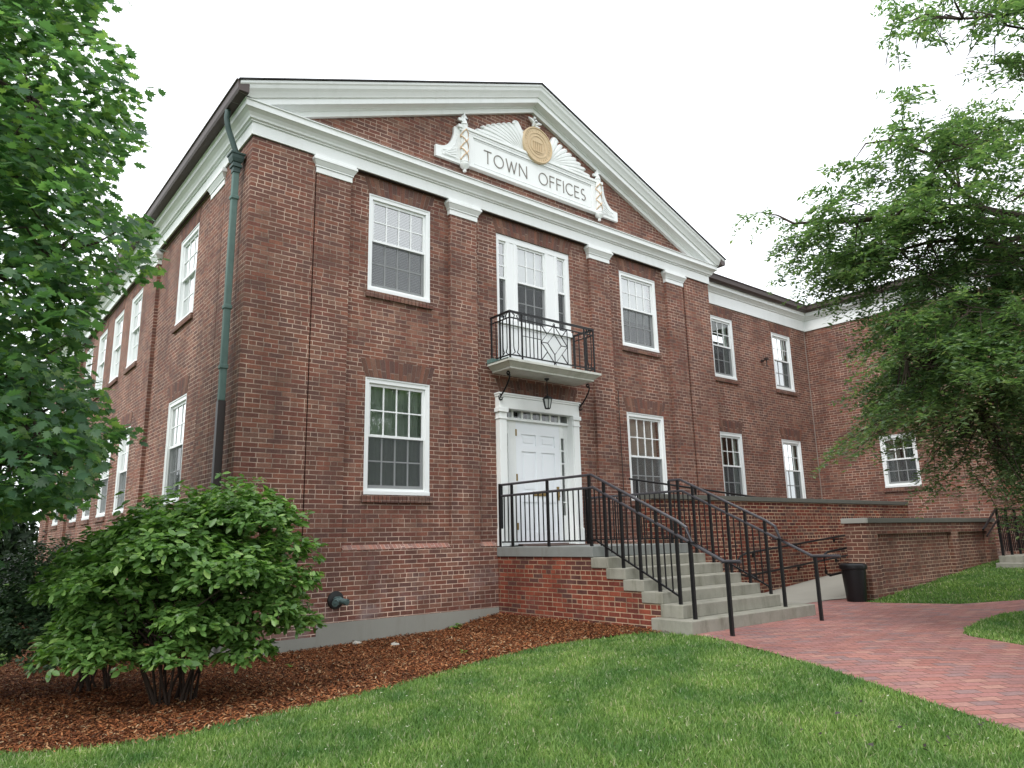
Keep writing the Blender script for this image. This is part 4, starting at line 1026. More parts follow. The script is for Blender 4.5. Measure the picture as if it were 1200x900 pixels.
for x in (-2.6,-.9,.8,2.5,4.2,5.9):
    q = MB(); q.box(x-.016, x+.016, -.016, .016, 1.21-(x+2.87)*.058-.05, 2.35-(x+2.8)*.0655); q.build('post', M['black'], o)

# ------------------------------------------------------------------ litter bin
lbn = empty('litter_bin', (9.50, -3.46, tz(9.5,-3.46)+.01)); tag(lbn, 'black plastic litter bin standing at the end of the brick garden wall', 'bin')
q = MB(); q.lathe([(0,0),(.175,0),(.18,.02),(.225,.60),(.225,.62),(.21,.60),(.17,.03),(0,.03)], (0,0,0), 24); q.build('tub', M['plastic'], lbn, smooth=True)
q = MB(); q.lathe([(.225,.58),(.25,.585),(.255,.61),(.25,.66),(.22,.685),(.19,.68),(.185,.60)], (0,0,0), 24); q.build('rim', M['plastic'], lbn, smooth=True)

lbn.scale = (.88,.88,.92)
# ------------------------------------------------------------------ far side steps by the wing
fs = empty('side_steps', (15.6,-4.6,0)); tag(fs, 'small pale concrete steps with landing at the far right end of the garden wall', 'stairs')
g0 = tz(15,-4.6)
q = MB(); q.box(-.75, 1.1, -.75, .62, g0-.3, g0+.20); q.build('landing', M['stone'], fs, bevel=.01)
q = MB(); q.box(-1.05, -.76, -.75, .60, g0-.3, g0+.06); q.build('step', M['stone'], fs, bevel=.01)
fr2 = empty('side_railing', (15.0,-4.1,g0+.20)); tag(fr2, 'dark iron railing with slanting handrails on the small far steps', 'railing')
q = MB(); q.tube([(-1.0,.05,.55),(-.1,.05,.98),(1.6,.05,.98)], .024, 8); q.tube([(-1.0,.0,.42),(-.1,.0,.82),(1.6,.0,.82)], .018, 8); q.build('handrail', M['black'], fr2, smooth=True)
for x in (-.1,.45,1.0,1.6):
    q = MB(); q.box(x-.022, x+.022, .02, .064, .001, .98); q.build('post', M['black'], fr2)
for k in range(15):
    x = -.02+k*.108
    q = MB(); q.box(x-.008, x+.008, .03, .05, .08, .82); q.build('baluster', M['black'], fr2)
fr3 = empty('side_railing', (15.0,-5.28,g0+.20)); tag(fr3, 'dark iron railing on the near side of the small far steps, by the orange pot', 'railing')
for c0 in list(fr2.children):
    c1 = c0.copy(); COL.objects.link(c1); c1.parent = fr3
pr = empty('brick_pier', (15.3,-5.85,tz(15.3,-5.85))); tag(pr, 'low brick pier with a pale sloped cap at the right edge of the view', 'pier')
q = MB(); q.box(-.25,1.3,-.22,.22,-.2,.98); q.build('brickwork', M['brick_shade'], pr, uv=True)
q = MB(); q.frust((-.30,1.3,-.27,.27),.982,(-.30,1.3,-.27,.27),1.05); q.frust((-.30,1.3,-.27,.27),1.05,(-.2,1.25,-.1,.1),1.10); q.build('cap', M['cap_lit_end'], pr, bevel=.006)
pt = empty('plant_pot', (14.05,-5.25,tz(14.05,-5.25))); tag(pt, 'orange terracotta pot cut by the right edge of the view, beside the far steps', 'plant pot')
q = MB(); q.lathe([(0,0),(.17,0),(.20,.05),(.25,.36),(.28,.38),(.28,.45),(.25,.45),(.23,.38),(0,.37)], (0,0,0), 24); q.build('pot', M['terracotta'], pt, smooth=True)

# ------------------------------------------------------------------ leaf / blade scattering
def scatter(name, tv, tf, pos_, rotm, scl, mat, parent=None):
    """tv (k,3) template, tf list of faces (same size), pos_ (n,3), rotm (n,3,3), scl (n,)"""
    tv = np.asarray(tv, float); n = len(pos_); k = len(tv)
    V = np.einsum('nij,kj->nki', rotm, tv) * scl[:, None, None] + pos_[:, None, :]
    me = bpy.data.meshes.new(name); fs_ = np.asarray([i for f in tf for i in f]); sizes = [len(f) for f in tf]
    loops = (fs_[None, :] + (np.arange(n)*k)[:, None]).ravel().astype(np.int32)
    tot = np.tile(np.asarray(sizes), n); start = np.concatenate([[0], np.cumsum(tot)[:-1]]).astype(np.int32)
    me.vertices.add(n*k); me.vertices.foreach_set('co', V.ravel().astype(np.float32))
    me.loops.add(len(loops)); me.loops.foreach_set('vertex_index', loops)
    me.polygons.add(len(tot)); me.polygons.foreach_set('loop_start', start)
    me.update(calc_edges=True); me.materials.append(mat)
    ob = bpy.data.objects.new(name, me); COL.objects.link(ob)
    if parent: ob.parent = parent
    return ob
def frames(normal, direc):
    """rotation matrices: local x = direction, z = normal"""
    z = normal/np.linalg.norm(normal, axis=1, keepdims=True); x = direc - (direc*z).sum(1, keepdims=True)*z
    x /= np.linalg.norm(x, axis=1, keepdims=True) + 1e-9; y = np.cross(z, x); return np.stack([x, y, z], axis=2)
def rdir(n):
    v = rng.normal(size=(n, 3)); return v/np.linalg.norm(v, axis=1, keepdims=True)

OVAL = [(0,0,0),(.30,.20,.03),(.62,.24,.02),(.9,.12,-.03),(1,0,-.07),(.9,-.12,-.03),(.62,-.24,.02),(.30,-.20,.03),(.32,0,-.02),(.64,0,-.035)]
OVALF = [(0,8,1),(8,9,2,1),(9,4,3,2),(0,7,8),(8,7,6,9),(9,6,5,4)]
mp_ = []
for ang, r in [(180,.0),(-150,.35),(-125,.30),(-100,.52),(-80,.30),(-58,.62),(-38,.40),(-22,.72),(-10,.62),(0,1.0),(10,.62),(22,.72),(38,.40),(58,.62),(80,.30),(100,.52),(125,.30),(150,.35)]:
    a = math.radians(ang); x_ = .30+r*math.cos(a)*.75 if ang != 180 else 0; y_ = r*math.sin(a)*.95; mp_.append((x_, y_, -.10*abs(y_)**1.3-.06*max(0,x_-.3)))
MAPLE = mp_; MAPLEF = [tuple(range(0, 10)), tuple([0]+list(range(9, 18)))]
LFT = [(0,0,0),(.5,.19,.02),(1,0,-.04),(.5,-.19,.02)]; LFTF = [(0,3,2,1)]

def visible_filter(p, margin=120):
    x, y, z = to_px(p); return (z > .3) & (x > -margin) & (x < 1200+margin) & (y > -margin) & (y < 900+margin)

# ---- shrubs
def shrub(name, base, clumps, leaf, count, mat, label, upb=.5, stems=24, fill=.45, sh=2.0, skirt=.45):
    bx, by = base; bz = tz(bx, by); o = empty(name, (bx, by, bz)); tag(o, label, 'shrub')
    a_, d_ = np.array([.775,-.632,0]), np.array([.632,.775,0])
    C = np.array([a_*c[0] + d_*c[1] + np.array([0,0,c[2]]) for c in clumps]); R_ = np.array([c[3] for c in clumps])
    wts = R_**2; wts = wts/wts.sum(); idx = rng.choice(len(clumps), count, p=wts)
    # twig ends first, whorls of leaves round each
    per = 6; nt_ = count//per; it = idx[:nt_]
    u = rdir(nt_); u[:, 2] = np.abs(u[:, 2])*.85 + u[:, 2]*.15
    rr = R_[it]*(fill + (1-fill)*rng.random(nt_)**.35)*(1+.15*rng.normal(size=nt_)*.6) + R_[it]*.28*(rng.random(nt_) > .965)
    tw = C[it] + u*rr[:, None]*np.array([1,1,.85])
    keep = tw[:, 2] > skirt*(.6+.5*rng.random(nt_)); tw, u = tw[keep], u[keep]
    P_ = np.repeat(tw, per, 0); U_ = np.repeat(u, per, 0); n = len(P_)
    dirs = U_*.6 + rdir(n); dirs[:, 2] = dirs[:, 2]*.5 - .05
    P_ = P_ + rdir(n)*leaf*.35
    nrm = np.array([0,0,1.0])*upb*2 + U_*.5 + rdir(n)*.75
    s_ = leaf*(.65+.6*rng.random(n))
    scatter('foliage', OVAL, OVALF, P_, frames(nrm, dirs), s_, mat, o)
    q = MB()
    for k in range(stems):
        a = 2*PI*k/stems + random.random()*.4; r = .10+.10*random.random()
        near = sorted(range(len(C)), key=lambda q_: np.hypot(C[q_][0], C[q_][1]))[:max(5, len(C)*2//3)]; c = C[random.choice(near)]*np.array([.8,.8,1]); c[2] = max(c[2], .8); m1 = Vector((math.cos(a)*r, math.sin(a)*r, -.05)); e = Vector(c)*.95 + Vector((random.uniform(-.2,.2), random.uniform(-.2,.2), .1))
        mid = m1.lerp(e, .4) + Vector((math.cos(a)*.05, math.sin(a)*.05, .10)); md2 = m1.lerp(e, .75) + Vector((random.uniform(-.06,.06), random.uniform(-.06,.06), 0))
        q.tube([m1, mid, md2, e], [.012,.010,.007,.004], 6)
        for j in range(4):
            s0 = mid.lerp(e, random.random()*.8); e2 = s0 + Vector((random.uniform(-.4,.4), random.uniform(-.4,.4), random.uniform(.1,.5))); q.tube([s0, s0.lerp(e2,.5)+Vector((0,0,-.03)), e2], [.008,.006,.003], 4)
    q.build('stems', M['twig'], o, smooth=True)
    return o
shrub('viburnum_shrub', (-1.2,-2.38), [(0,0,1.45,.55),(.55,0,1.55,.50),(.82,.1,1.25,.40),(.98,-.05,1.0,.30),(.35,.25,1.6,.5),(-.35,.1,1.35,.5),(-.75,.05,1.15,.45),(-.95,.0,.95,.38),(.6,-.4,1.05,.45),(.15,-.5,1.2,.5),(-.35,-.45,1.0,.45),(.9,-.2,.75,.30),(.25,.45,1.1,.5),(.35,-.55,.72,.28),(-.7,.35,1.2,.45),(.55,-.2,.62,.34),(1.05,.1,.62,.26),(-.55,-.2,.72,.4),(-.2,.3,.8,.45),(.6,.3,.85,.45),(0,-.2,.8,.4),(.75,-.25,.42,.25),(.3,-.6,.45,.25),(-.5,-.45,.5,.3),(-.8,-.1,.55,.3),(-.3,-.55,.42,.28),(-.75,-.4,.42,.28),(.2,.2,.5,.4)], .084, 29000, M['shrub'], 'broad leaved light green shrub on many stems in the mulch before the brick corner', skirt=.17)
shrub('boxwood_shrub', (-1.55,-.75), [(0,0,1.0,.6),(-.5,0,.9,.6),(-.95,-.1,.75,.55),(.55,.15,1.25,.6),(.3,-.35,.75,.5),(-.4,-.45,.6,.5),(-1.2,-.35,.5,.42),(.85,.45,1.5,.45),(-1.5,.1,.6,.45),(.2,.3,1.15,.6),(.5,-.35,.45,.5),(.1,-.5,.35,.45),(-.9,.4,.7,.6),(-.2,-.1,.5,.6),(-1.0,-.5,.4,.45),(.4,-.1,.5,.55),(-1.9,0,.5,.5),(-.6,.1,1.2,.5)], .052, 52000, M['shrub2'], 'dark small leaved shrub behind and left of the light green shrub', stems=14, skirt=.06, fill=.3)

# ---- trees
def tree(name, label, cat, trunk_pts, trunk_r, lobes, nsprays, kind, outline, mat, group=None, rad=None):
    o = empty(name, trunk_pts[0]); tag(o, label, cat, group); B = np.array(trunk_pts[0]); off = Vector(trunk_pts[0])
    q = MB(); q.tube([Vector(p)-off for p in trunk_pts], trunk_r, 12); q.build('trunk', M['bark'], o, smooth=True)
    C = np.array([l[0] for l in lobes], float); R_ = np.array([l[1] for l in lobes], float)
    w = R_[:, 0]*R_[:, 1]*R_[:, 2]; w = w**.7; w /= w.sum()
    it = rng.choice(len(lobes), nsprays, p=w); u = rdir(nsprays); rr = rng.random(nsprays)**(1/2.6)
    T_ = C[it] + u*rr[:, None]*R_[it]
    # thin the crown out in clumps so sky shows through
    g1 = np.sin(T_[:,0]*2.3+1)*np.sin(T_[:,1]*2.1+.4)*np.sin(T_[:,2]*2.7+2.2) + .5*np.sin(T_[:,0]*5.1)*np.sin(T_[:,1]*4.7)*np.sin(T_[:,2]*5.9)
    T_ = T_[g1 > (.17 if kind == 'locust' else -.24) - .25*rng.random(len(g1))]
    if kind == 'locust':
        g2 = np.sin(T_[:,0]*4.3+.5)*np.sin(T_[:,1]*3.9+1.4)*np.sin(T_[:,2]*6.1+.7); T_ = T_[g2 > -.35 + .2*rng.random(len(g2))]
    if kind == 'locust': T_ = T_[(T_[:, 2] < 5.2) | (rng.random(len(T_)) < .70)]
    if outline:
        x, y, z = to_px(T_); inv = (x > -5) & (x < 1205) & (y > -5) & (y < 905) & (z > 0)
        ok = np.zeros(len(T_), bool)
        for pl in outline: ok |= inside(pl, x, y)
        T_ = T_[~inv | ok]
    n = len(T_)
    # limbs toward random sprays
    hub = np.array(trunk_pts[-1]); q = MB(); limbs = []
    cidx = list(range(len(C)))
    for c in cidx:
        t0 = Vector(trunk_pts[random.choice([len(trunk_pts)-2, len(trunk_pts)-1])]); e = Vector(C[c]); m_ = Vector(lobes[c][2]) if len(lobes[c]) > 2 else t0.lerp(e, .5) + Vector((random.uniform(-.3,.3), random.uniform(-.3,.3), random.uniform(0,.4)))
        lr_ = .5 if kind == 'locust' else 1.0; cc = []
        for j_ in range(9):
            s_ = j_/8; pq = t0.lerp(m_, min(1, s_*2)) if s_ < .5 else m_.lerp(e, s_*2-1)
            cc.append(pq + Vector((math.sin(s_*9+c)*.13, math.cos(s_*7+c*2)*.13, math.sin(s_*8+c*3)*.10))*math.sin(s_*PI))
        q.tube([v_-off for v_ in cc], [trunk_r[-1]*.55*lr_*(1-v_/9)+.012 for v_ in range(9)], 8); limbs += cc[2:]
    LA = np.array([list(v) for v in limbs])
    for k in rng.choice(n, min(n, 420 if kind != 'far' else 60), replace=False):
        d = np.linalg.norm(LA - T_[k], axis=1)*(1+.5*rng.random(len(LA))); j = int(np.argmin(d)); a = Vector(LA[j]) + Vector((random.uniform(-.05,.05),)*3); e = Vector(T_[k])
        if (e-a).length < .15 or (kind != 'far' and (e-a).length > (1.1 if kind == 'locust' else .8)): continue
        mid = a.lerp(e, .5) + Vector((random.uniform(-.1,.1), random.uniform(-.1,.1), random.uniform(-.05,.15)))
        q.tube([a-off, mid-off, e-off], [.018,.011,.004], 5)
    q.build('limbs', M['bark'], o, smooth=True)
    out = T_ - C.mean(0); out[:, 2] *= .3; out /= np.linalg.norm(out, axis=1, keepdims=True)+1e-9
    if kind == 'maple':
        per = 7; P_ = np.repeat(T_, per, 0); n2 = len(P_); O_ = np.repeat(out, per, 0)
        P_ = P_ + rdir(n2)*np.array([.16,.16,.10])*rng.random((n2, 1))**.5
        d = O_*.6 + rdir(n2)*.8; d[:, 2] -= .55
        nn = np.tile([0,0,1.0], (n2, 1)) + rdir(n2)*.75 + O_*.35
        scatter('crown', MAPLE, MAPLEF, P_-B, frames(nn, d), .104*(.55+.75*rng.random(n2)), mat, o)
    elif kind == 'locust':
        # branchlets: each carries several drooping compound leaves, so the crown breaks into feathery tufts
        m = 9; T5 = np.repeat(T_, m, 0); o5 = np.repeat(out, m, 0); bd = out + rdir(n)*.5; bd[:, 2] = bd[:, 2]*.45 + .02; bd /= np.linalg.norm(bd, axis=1, keepdims=True)
        bd5 = np.repeat(bd, m, 0); st5 = np.tile(np.arange(m)*.085, n)[:, None]; T5 = T5 + bd5*(st5-.30) + np.array([0,0,-1.])*(st5**2)*.35 + rng.normal(size=T5.shape)*.03; n5 = len(T5)
        q = MB()
        for k in rng.choice(n, min(n, 900), replace=False): q.tube([Vector(T_[k]-bd[k]*.45)-off, Vector(T_[k])-off, Vector(T_[k]+bd[k]*.38-np.array([0,0,.12]))-off], [.007,.005,.002], 3)
        q.build('twigs', M['bark'], o)
        per = 16; tdir = bd5*.7 + rdir(n5)*.75; tdir[:, 2] = tdir[:, 2]*.5 - .22; tdir /= np.linalg.norm(tdir, axis=1, keepdims=True)
        s = (np.arange(per)//2)/(per/2); side = np.where(np.arange(per) % 2 == 0, 1., -1.)
        Ls = .26*(.7+.6*rng.random(n5))
        sidev = np.cross(tdir, np.array([0,0,1.0])); sidev /= np.linalg.norm(sidev, axis=1, keepdims=True)+1e-9
        P_ = T5[:, None, :] + tdir[:, None, :]*(s[None, :, None]*Ls[:, None, None]) + np.array([0,0,-1.])*(s[None, :, None]**2*.10)
        P_ = P_ + rng.normal(size=P_.shape)*.006
        d = sidev[:, None, :]*side[None, :, None] + tdir[:, None, :]*.6 + rng.normal(size=P_.shape)*.2; d[:, :, 2] -= .2
        nn = np.array([0,0,1.0]) + rng.normal(size=P_.shape)*.35
        P_ = P_.reshape(-1, 3); d = d.reshape(-1, 3); nn = nn.reshape(-1, 3); n2 = len(P_)
        scatter('crown', LFT, LFTF, P_-B, frames(nn, d), .082*(.6+.6*rng.random(n2)), mat, o)
    else:
        per = 5; P_ = np.repeat(T_, per, 0); n2 = len(P_); P_ = P_ + rdir(n2)*.4*rng.random((n2, 1))
        nn = np.tile([0,0,1.0], (n2, 1)) + rdir(n2); scatter('crown', OVAL, OVALF, P_-B, frames(nn, rdir(n2)), (rad or .28)*(.6+.8*rng.random(n2)), mat, o)
    return o
# maple at the left, trunk just outside the view
mc_ = P3(-150, 250, 7.3)
MT = P3(-260, 700, 7.6); mz = tz(MT.x, MT.y)
mpl_out = [[(-10,-10),(118,-10),(118,15),(108,30),(130,45),(150,62),(152,78),(125,95),(128,112),(150,108),(166,98),(172,106),(150,122),(160,150),(162,168),(140,190),(118,205),(118,225),(122,250),(165,255),(188,270),(180,300),(186,314),(160,330),(128,342),(108,362),(100,392),(96,425),(98,448),(122,462),(125,490),(150,495),(158,512),(120,530),(108,560),(98,590),(70,600),(50,590),(20,612),(-10,610)]]
lobes_m = [(tuple(P3(-150,230,7.4)), (3.0,3.0,2.9)), (tuple(P3(40,120,6.9)), (1.3,1.6,1.6)), (tuple(P3(60,300,6.6)), (1.2,1.7,1.3)), (tuple(P3(40,450,6.7)), (1.2,1.6,1.3)), (tuple(P3(-20,20,7.2)), (1.6,1.8,1.6)), (tuple(P3(-60,560,6.9)), (1.3,1.6,1.1)), (tuple(P3(50,520,6.4)), (.9,1.3,.9)), (tuple(P3(5,545,7.6)), (1.1,1.2,.8))]
tree('maple_tree', 'large maple with lobed green leaves hanging in from the left edge', 'tree', [(MT.x, MT.y, mz-.1), (MT.x+.05, MT.y, mz+1.2), (MT.x+.1, MT.y+.1, mz+2.4), (MT.x+.25, MT.y+.1, mz+4.2)], [.26,.21,.19,.13], lobes_m, 6200, 'maple', mpl_out, M['maple'])
# locust at the right
LT = P3(1330, 690, 8.6); lz = tz(LT.x, LT.y)
loc_out = [[(1036,22),(1058,5),(1085,-10),(1210,-10),(1210,98),(1188,92),(1168,86),(1160,62),(1130,60),(1105,66),(1090,50),(1066,42),(1036,46)],
 [(873,238),(905,250),(932,252),(945,236),(940,206),(955,198),(984,198),(990,178),(1004,175),(1012,186),(1036,190),(1044,170),(1030,150),(1036,132),(1022,106),(1045,98),(1068,84),(1082,100),(1086,130),(1108,128),(1128,112),(1150,106),(1168,118),(1180,148),(1210,128),(1210,610),(1195,600),(1180,570),(1168,590),(1152,600),(1140,575),(1120,560),(1100,572),(1082,548),(1078,515),(1050,505),(1030,505),(1010,520),(985,512),(1000,490),(1012,470),(994,448),(992,420),(1012,398),(1020,372),(1022,345),(1000,335),(975,325),(968,318),(940,312),(928,292),(888,286),(884,275),(910,268),(895,252)]]
lobes_l = [(tuple(P3(1180,330,9.2)), (2.2,2.2,2.6)), (tuple(P3(1080,220,9.0)), (1.7,1.7,1.3)), (tuple(P3(960,260,9.0)), (1.2,1.2,.7)), (tuple(P3(1060,420,8.8)), (1.2,1.3,1.3)), (tuple(P3(1150,480,8.6)), (1.3,1.4,1.4)), (tuple(P3(1130,22,8.8)), (1.0,1.2,.55), tuple(P3(1330,10,8.8))), (tuple(P3(1180,30,8.9)), (.8,1.0,.7), tuple(P3(1340,40,8.8))), (tuple(P3(1330,250,8.8)), (2.6,2.6,3.4)), (tuple(P3(1130,400,9.6)), (1.2,1.4,1.5)), (tuple(P3(1030,300,9.2)), (1.2,1.4,.8)), (tuple(P3(930,262,9.0)), (.75,.7,.40)), (tuple(P3(1040,165,9.0)), (.7,.7,.6))]
tree('locust_tree', 'feathery small leaved tree reaching in from the right in front of the wing', 'tree', [(LT.x, LT.y, lz-.1), (LT.x, LT.y-.05, lz+1.5), (LT.x-.1, LT.y, lz+3.0), (LT.x-.3, LT.y+.1, lz+5.0)], [.24,.19,.17,.11], lobes_l, 3900, 'locust', loc_out, M['locust'])
# street trees behind the photographer: mirrored in the window glass
for i, (x, y, h, r, lab) in enumerate([(-10,-30,9.5,4.6,'round street tree far behind the lawn, nearest the left'), (3,-34,11,5.2,'tallest street tree behind the lawn, between two others'), (17,-31,9,4.4,'round street tree far behind the lawn, nearest the right')]):
    tree('street_tree', lab, 'tree', [(x,y,-.4),(x,y,2),(x+.1,y,h*.45),(x,y,h*.65)], [.3,.24,.2,.12], [((x,y,h*.68),(r,r,h*.33)), ((x-r*.4,y+.5,h*.55),(r*.6,r*.6,h*.22)), ((x+r*.4,y,h*.55),(r*.6,r*.6,h*.2))], 1600, 'far', None, M['fartree'], 'street trees behind the lawn', .42)
# dark evergreen behind the left edge
hd = empty('evergreen_hedge', (-6.2,31,0)); tag(hd, 'dark evergreen mass beyond the far left corner of the brick hall', 'hedge')
n = 30000; u = rdir(n); p_ = u*rng.random((n,1))**.4*np.array([7.8,2.5,3.7]) + np.array([0,0,1.3]); p_ = p_[p_[:,2] > -.3]; n = len(p_)
scatter('foliage', OVAL, OVALF, p_, frames(rdir(n)+np.array([0,-.4,.6]), rdir(n)), .40*(.6+.8*rng.random(n)), M['hedge'], hd)
q = MB(); q.tube([(-2,0,-.5),(-2,0,2.5)], [.2,.1], 8); q.tube([(2.5,0,-.5),(2.5,0,2.5)], [.2,.1], 8); q.build('trunks', M['bark'], hd)

# ---- grass
def grass():
    P_ = []
    for (x0, x1, y0, y1, dens) in [(-4.6,3.4,-9.4,-2.6,9000), (3.2,9.5,-9.4,-3.2,4200), (6.0,20,-9.5,-3.4,2600), (-5,-1,-1,9,900)]:
        n = int((x1-x0)*(y1-y0)*dens); x = rng.uniform(x0, x1, n); y = rng.uniform(y0, y1, n); z = terr(x, y)
        p = np.stack([x, y, z], 1); k = visible_filter(p, 40); p = p[k]
        d = np.linalg.norm(p[:, :2]-CPN[:2], axis=1)
        p = p[rng.random(len(p)) < np.clip(5.5/d, .22, 1)]; P_.append(p)
    p = np.concatenate(P_)
    k = ~inside(MULCH, p[:,0], p[:,1]) & ~inside(WALK, p[:,0], p[:,1]); p = p[k]
    k = ~((p[:,0] > 4.2) & (p[:,0] < 7.2) & (p[:,1] > -4.05)) & ~((p[:,0] > 8) & (p[:,1] > -3.62)); p = p[k]
    n = len(p); d = np.linalg.norm(p[:, :2]-CPN[:2], axis=1)
    lean = rng.normal(size=(n, 3))*.5; lean[:, 2] = 1; a = rng.uniform(0, 2*PI, n); dx = np.stack([np.cos(a), np.sin(a), np.zeros(n)], 1)
    x = lean/np.linalg.norm(lean, axis=1, keepdims=True); y = np.cross(x, dx); y /= np.linalg.norm(y, axis=1, keepdims=True); z = np.cross(x, y)
    R3 = np.stack([x, y, z], axis=2)
    tv = [(0,-.075,0),(0,.075,0),(.55,.055,.10),(.55,-.055,.10),(1,0,.30)]; wsc = np.clip(d/5.5, 1, 2.4)
    V = np.asarray(tv); s_ = .043*(.5+.8*rng.random(n)); p[:, 2] -= .006
    R3[:, :, 1] *= wsc[:, None]
    print('blades', n)
    return scatter('grass', V, [(0,1,2,3),(3,2,4)], p, R3, s_, M['grass'])
tag(grass(), 'short mown green grass of the lawn', 'grass', kind='stuff')

# ---- mulch chips
def chips():
    n = 230000; x = rng.uniform(-3.5, 4.5, n); y = rng.uniform(-3.9, 3.0, n); k = inside(MULCH, x, y) & ~((x > 0) & (y > -.01)) & ~((x > 4.38) & (y > -3.6)); x, y = x[k], y[k]
    # a few strays on the grass edge
    p = np.stack([x, y, terr(x, y)+.006+.022*rng.random(len(x))], 1); p = p[visible_filter(p, 30)]; n = len(p); print('chips', n)
    nn = rdir(n)*.55 + np.array([0,0,1.0]); d = rdir(n)
    tv = [(0,-.11,0),(.5,-.16,.03),(1,-.09,-.02),(1,.08,0),(.45,.15,.04),(0,.10,0)]
    return scatter('wood_chips', tv, [(0,1,2,3,4,5)], p, frames(nn, d), .027*(.5+1.3*rng.random(n)**2), M['chips'])
tag(chips(), 'loose reddish brown wood mulch chips', 'mulch', kind='stuff')

# ---- small things in the bed
def rock(x, y, r, lab):
    bm = bmesh.new(); bmesh.ops.create_icosphere(bm, subdivisions=3, radius=r)
    for v in bm.verts: v.co *= 1+.18*math.sin(v.co.x*60+x)*math.sin(v.co.y*50)+.08*math.sin(v.co.z*90); v.co.z *= .62
    me = bpy.data.meshes.new('rock'); bm.to_mesh(me); bm.free(); me.materials.append(M['rock']); me.polygons.foreach_set('use_smooth', [True]*len(me.polygons))
    o = bpy.data.objects.new('rock', me); o.location = (x, y, tz(x, y)+r*.3); COL.objects.link(o); tag(o, lab, 'rock', 'pale stones in the mulch')
rock(1.74,-.21,.060, 'rounded white stone in the mulch close to the concrete foundation')
rock(1.93,-.93,.055, 'flat pale stone in the mulch, farther out from the wall than the white one')
def weed(x, y, r, nl, lab):
    o = empty('weed', (x, y, tz(x, y))); tag(o, lab, 'weed', 'weeds in the mulch')
    n = nl; a = rng.uniform(0, 2*PI, n); d = np.stack([np.cos(a), np.sin(a), .5+.5*rng.random(n)], 1); p = np.stack([np.cos(a)*r*.3*rng.random(n), np.sin(a)*r*.3*rng.random(n), .02+.05*rng.random(n)], 1)
    scatter('leaves', OVAL, OVALF, p, frames(np.tile([0,0,1.], (n,1))+rdir(n)*.3, d), r*(.5+.5*rng.random(n)), M['weed'], o)
weed(3.45,-.17,.11,22,'bright green weed growing against the foundation near the stoop')
weed(1.9,-2.55,.06,14,'tiny weed sprig in the mulch near the edge of the lawn')
weed(.25,-1.5,.05,12,'tiny weed sprig in the mulch nearest the light green shrub')
n = 26; xs_ = rng.uniform(1.4,2.5,n); ys_ = rng.uniform(-7.9,-6.9,n); k = ~inside(WALK, xs_, ys_); xs_, ys_ = xs_[k], ys_[k]; n = len(xs_)
p = np.stack([xs_, ys_, terr(xs_, ys_)+.045], 1)
tag(scatter('lawn_litter', [(0,-.2,0),(1,-.15,0),(1,.2,.1),(.4,.3,.25),(0,.15,.1)], [(0,1,2,3,4)], p, frames(rdir(n)*.4+np.array([0,0,1.]), rdir(n)), .028*(.5+rng.random(n)), M['brownpipe']), 'small dark bits of debris lying on the lawn by the brick path', 'debris', kind='stuff')

n = 1400; xs_ = rng.uniform(-3.5,4.2,n); ys_ = rng.uniform(-8.6,-3.4,n); k = ~inside(WALK, xs_, ys_) & ~inside(MULCH, xs_, ys_); xs_, ys_ = xs_[k], ys_[k]; n = len(xs_)
p = np.stack([xs_, ys_, terr(xs_, ys_)+.030+.01*rng.random(n)], 1)
M['petal'] = island_mat('fallen_petals', [(0,(.30,.30,.16)),(.6,(.5,.5,.36)),(1,(.62,.62,.55))], .7, .2, .2)
tag(scatter('fallen_petals', LFT, LFTF, p, frames(rdir(n)*.4+np.array([0,0,1.]), rdir(n)), .017*(.5+rng.random(n)), M['petal']), 'tiny pale petals and dry bits scattered over the lawn', 'petals', kind='stuff')
n = 700; i_ = rng.integers(0, len(mulch_front)-1, n); e_ = np.array(mulch_front)[i_] + (np.array(mulch_front)[i_+1]-np.array(mulch_front)[i_])*rng.random((n,1)) + np.array([.1,-1.])*(.14*rng.random((n,1))**2.0)
p = np.stack([e_[:,0], e_[:,1], terr(e_[:,0], e_[:,1])+.022], 1)
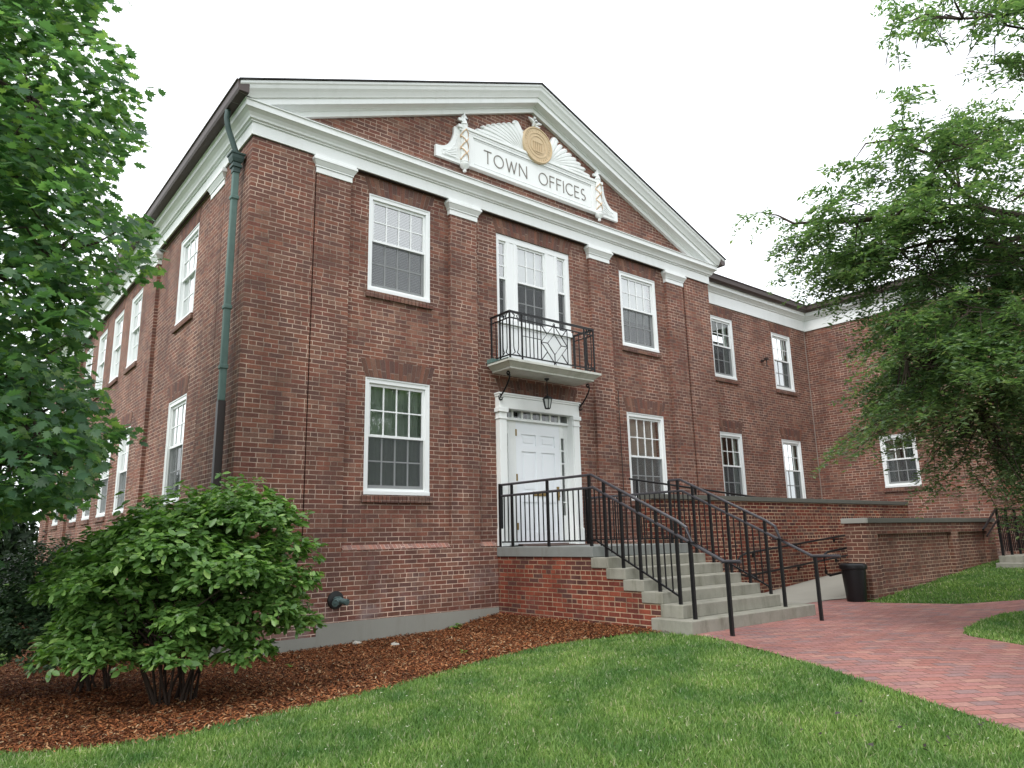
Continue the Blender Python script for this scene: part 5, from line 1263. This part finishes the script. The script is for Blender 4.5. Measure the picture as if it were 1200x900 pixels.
tag(scatter('stray_chips', [(0,-.11,0),(.5,-.16,.03),(1,-.09,-.02),(1,.08,0),(.45,.15,.04),(0,.10,0)], [(0,1,2,3,4,5)], p, frames(rdir(n)*.6+np.array([0,0,1.]), rdir(n)), .03*(.5+rng.random(n)), M['chips']), 'wood chips that spilled from the bed onto the edge of the lawn', 'mulch', kind='stuff')
# ------------------------------------------------------------------ light
SUN_EL, SUN_AZ = math.radians(50), math.radians(248)   # azimuth: direction the light comes from, clockwise from +y
wd = bpy.data.worlds.new('World'); S.world = wd; wd.use_nodes = True; t = wd.node_tree
for n_ in list(t.nodes): t.nodes.remove(n_)
wo = t.nodes.new('ShaderNodeOutputWorld'); bg = t.nodes.new('ShaderNodeBackground'); sky = t.nodes.new('ShaderNodeTexSky')
sky.sky_type = 'NISHITA'; sky.sun_disc = False; sky.sun_elevation = SUN_EL; sky.sun_rotation = SUN_AZ; sky.dust_density = 4; sky.air_density = 1
hs = N(t, 'ShaderNodeHueSaturation', inp={'Saturation': .12, 'Value': 1.0}); t.links.new(sky.outputs[0], hs.inputs['Color'])
tc = t.nodes.new('ShaderNodeTexCoord'); cl = noise(t, tc.outputs['Generated'], 1.6, 5, .6)
cloud = ramp(t, cl, [(.3, (.86,.88,.91)), (.7, (1.0,1.0,1.0))])
cl2 = mixc(t, 1.0, cloud, (11.2,11.5,11.9), 'MULTIPLY')
fin = mixc(t, .85, hs.outputs[0], cl2)
t.links.new(fin, bg.inputs[0]); bg.inputs[1].default_value = .15; t.links.new(bg.outputs[0], wo.inputs[0])
sl_ = bpy.data.lights.new('sun', 'SUN'); sl_.energy = 1.5; sl_.angle = math.radians(25); sl_.color = (1.0,.97,.93)
so = bpy.data.objects.new('sun', sl_); COL.objects.link(so)
dv = Vector((math.sin(SUN_AZ)*math.cos(SUN_EL), math.cos(SUN_AZ)*math.cos(SUN_EL), math.sin(SUN_EL)))
so.rotation_euler = dv.to_track_quat('Z', 'Y').to_euler()
S.view_settings.view_transform = 'Standard'; S.view_settings.look = 'None'; S.view_settings.exposure = .36; S.view_settings.gamma = 1; S.view_settings.use_curve_mapping = False
S.cycles.max_bounces = 8; S.cycles.transparent_max_bounces = 16
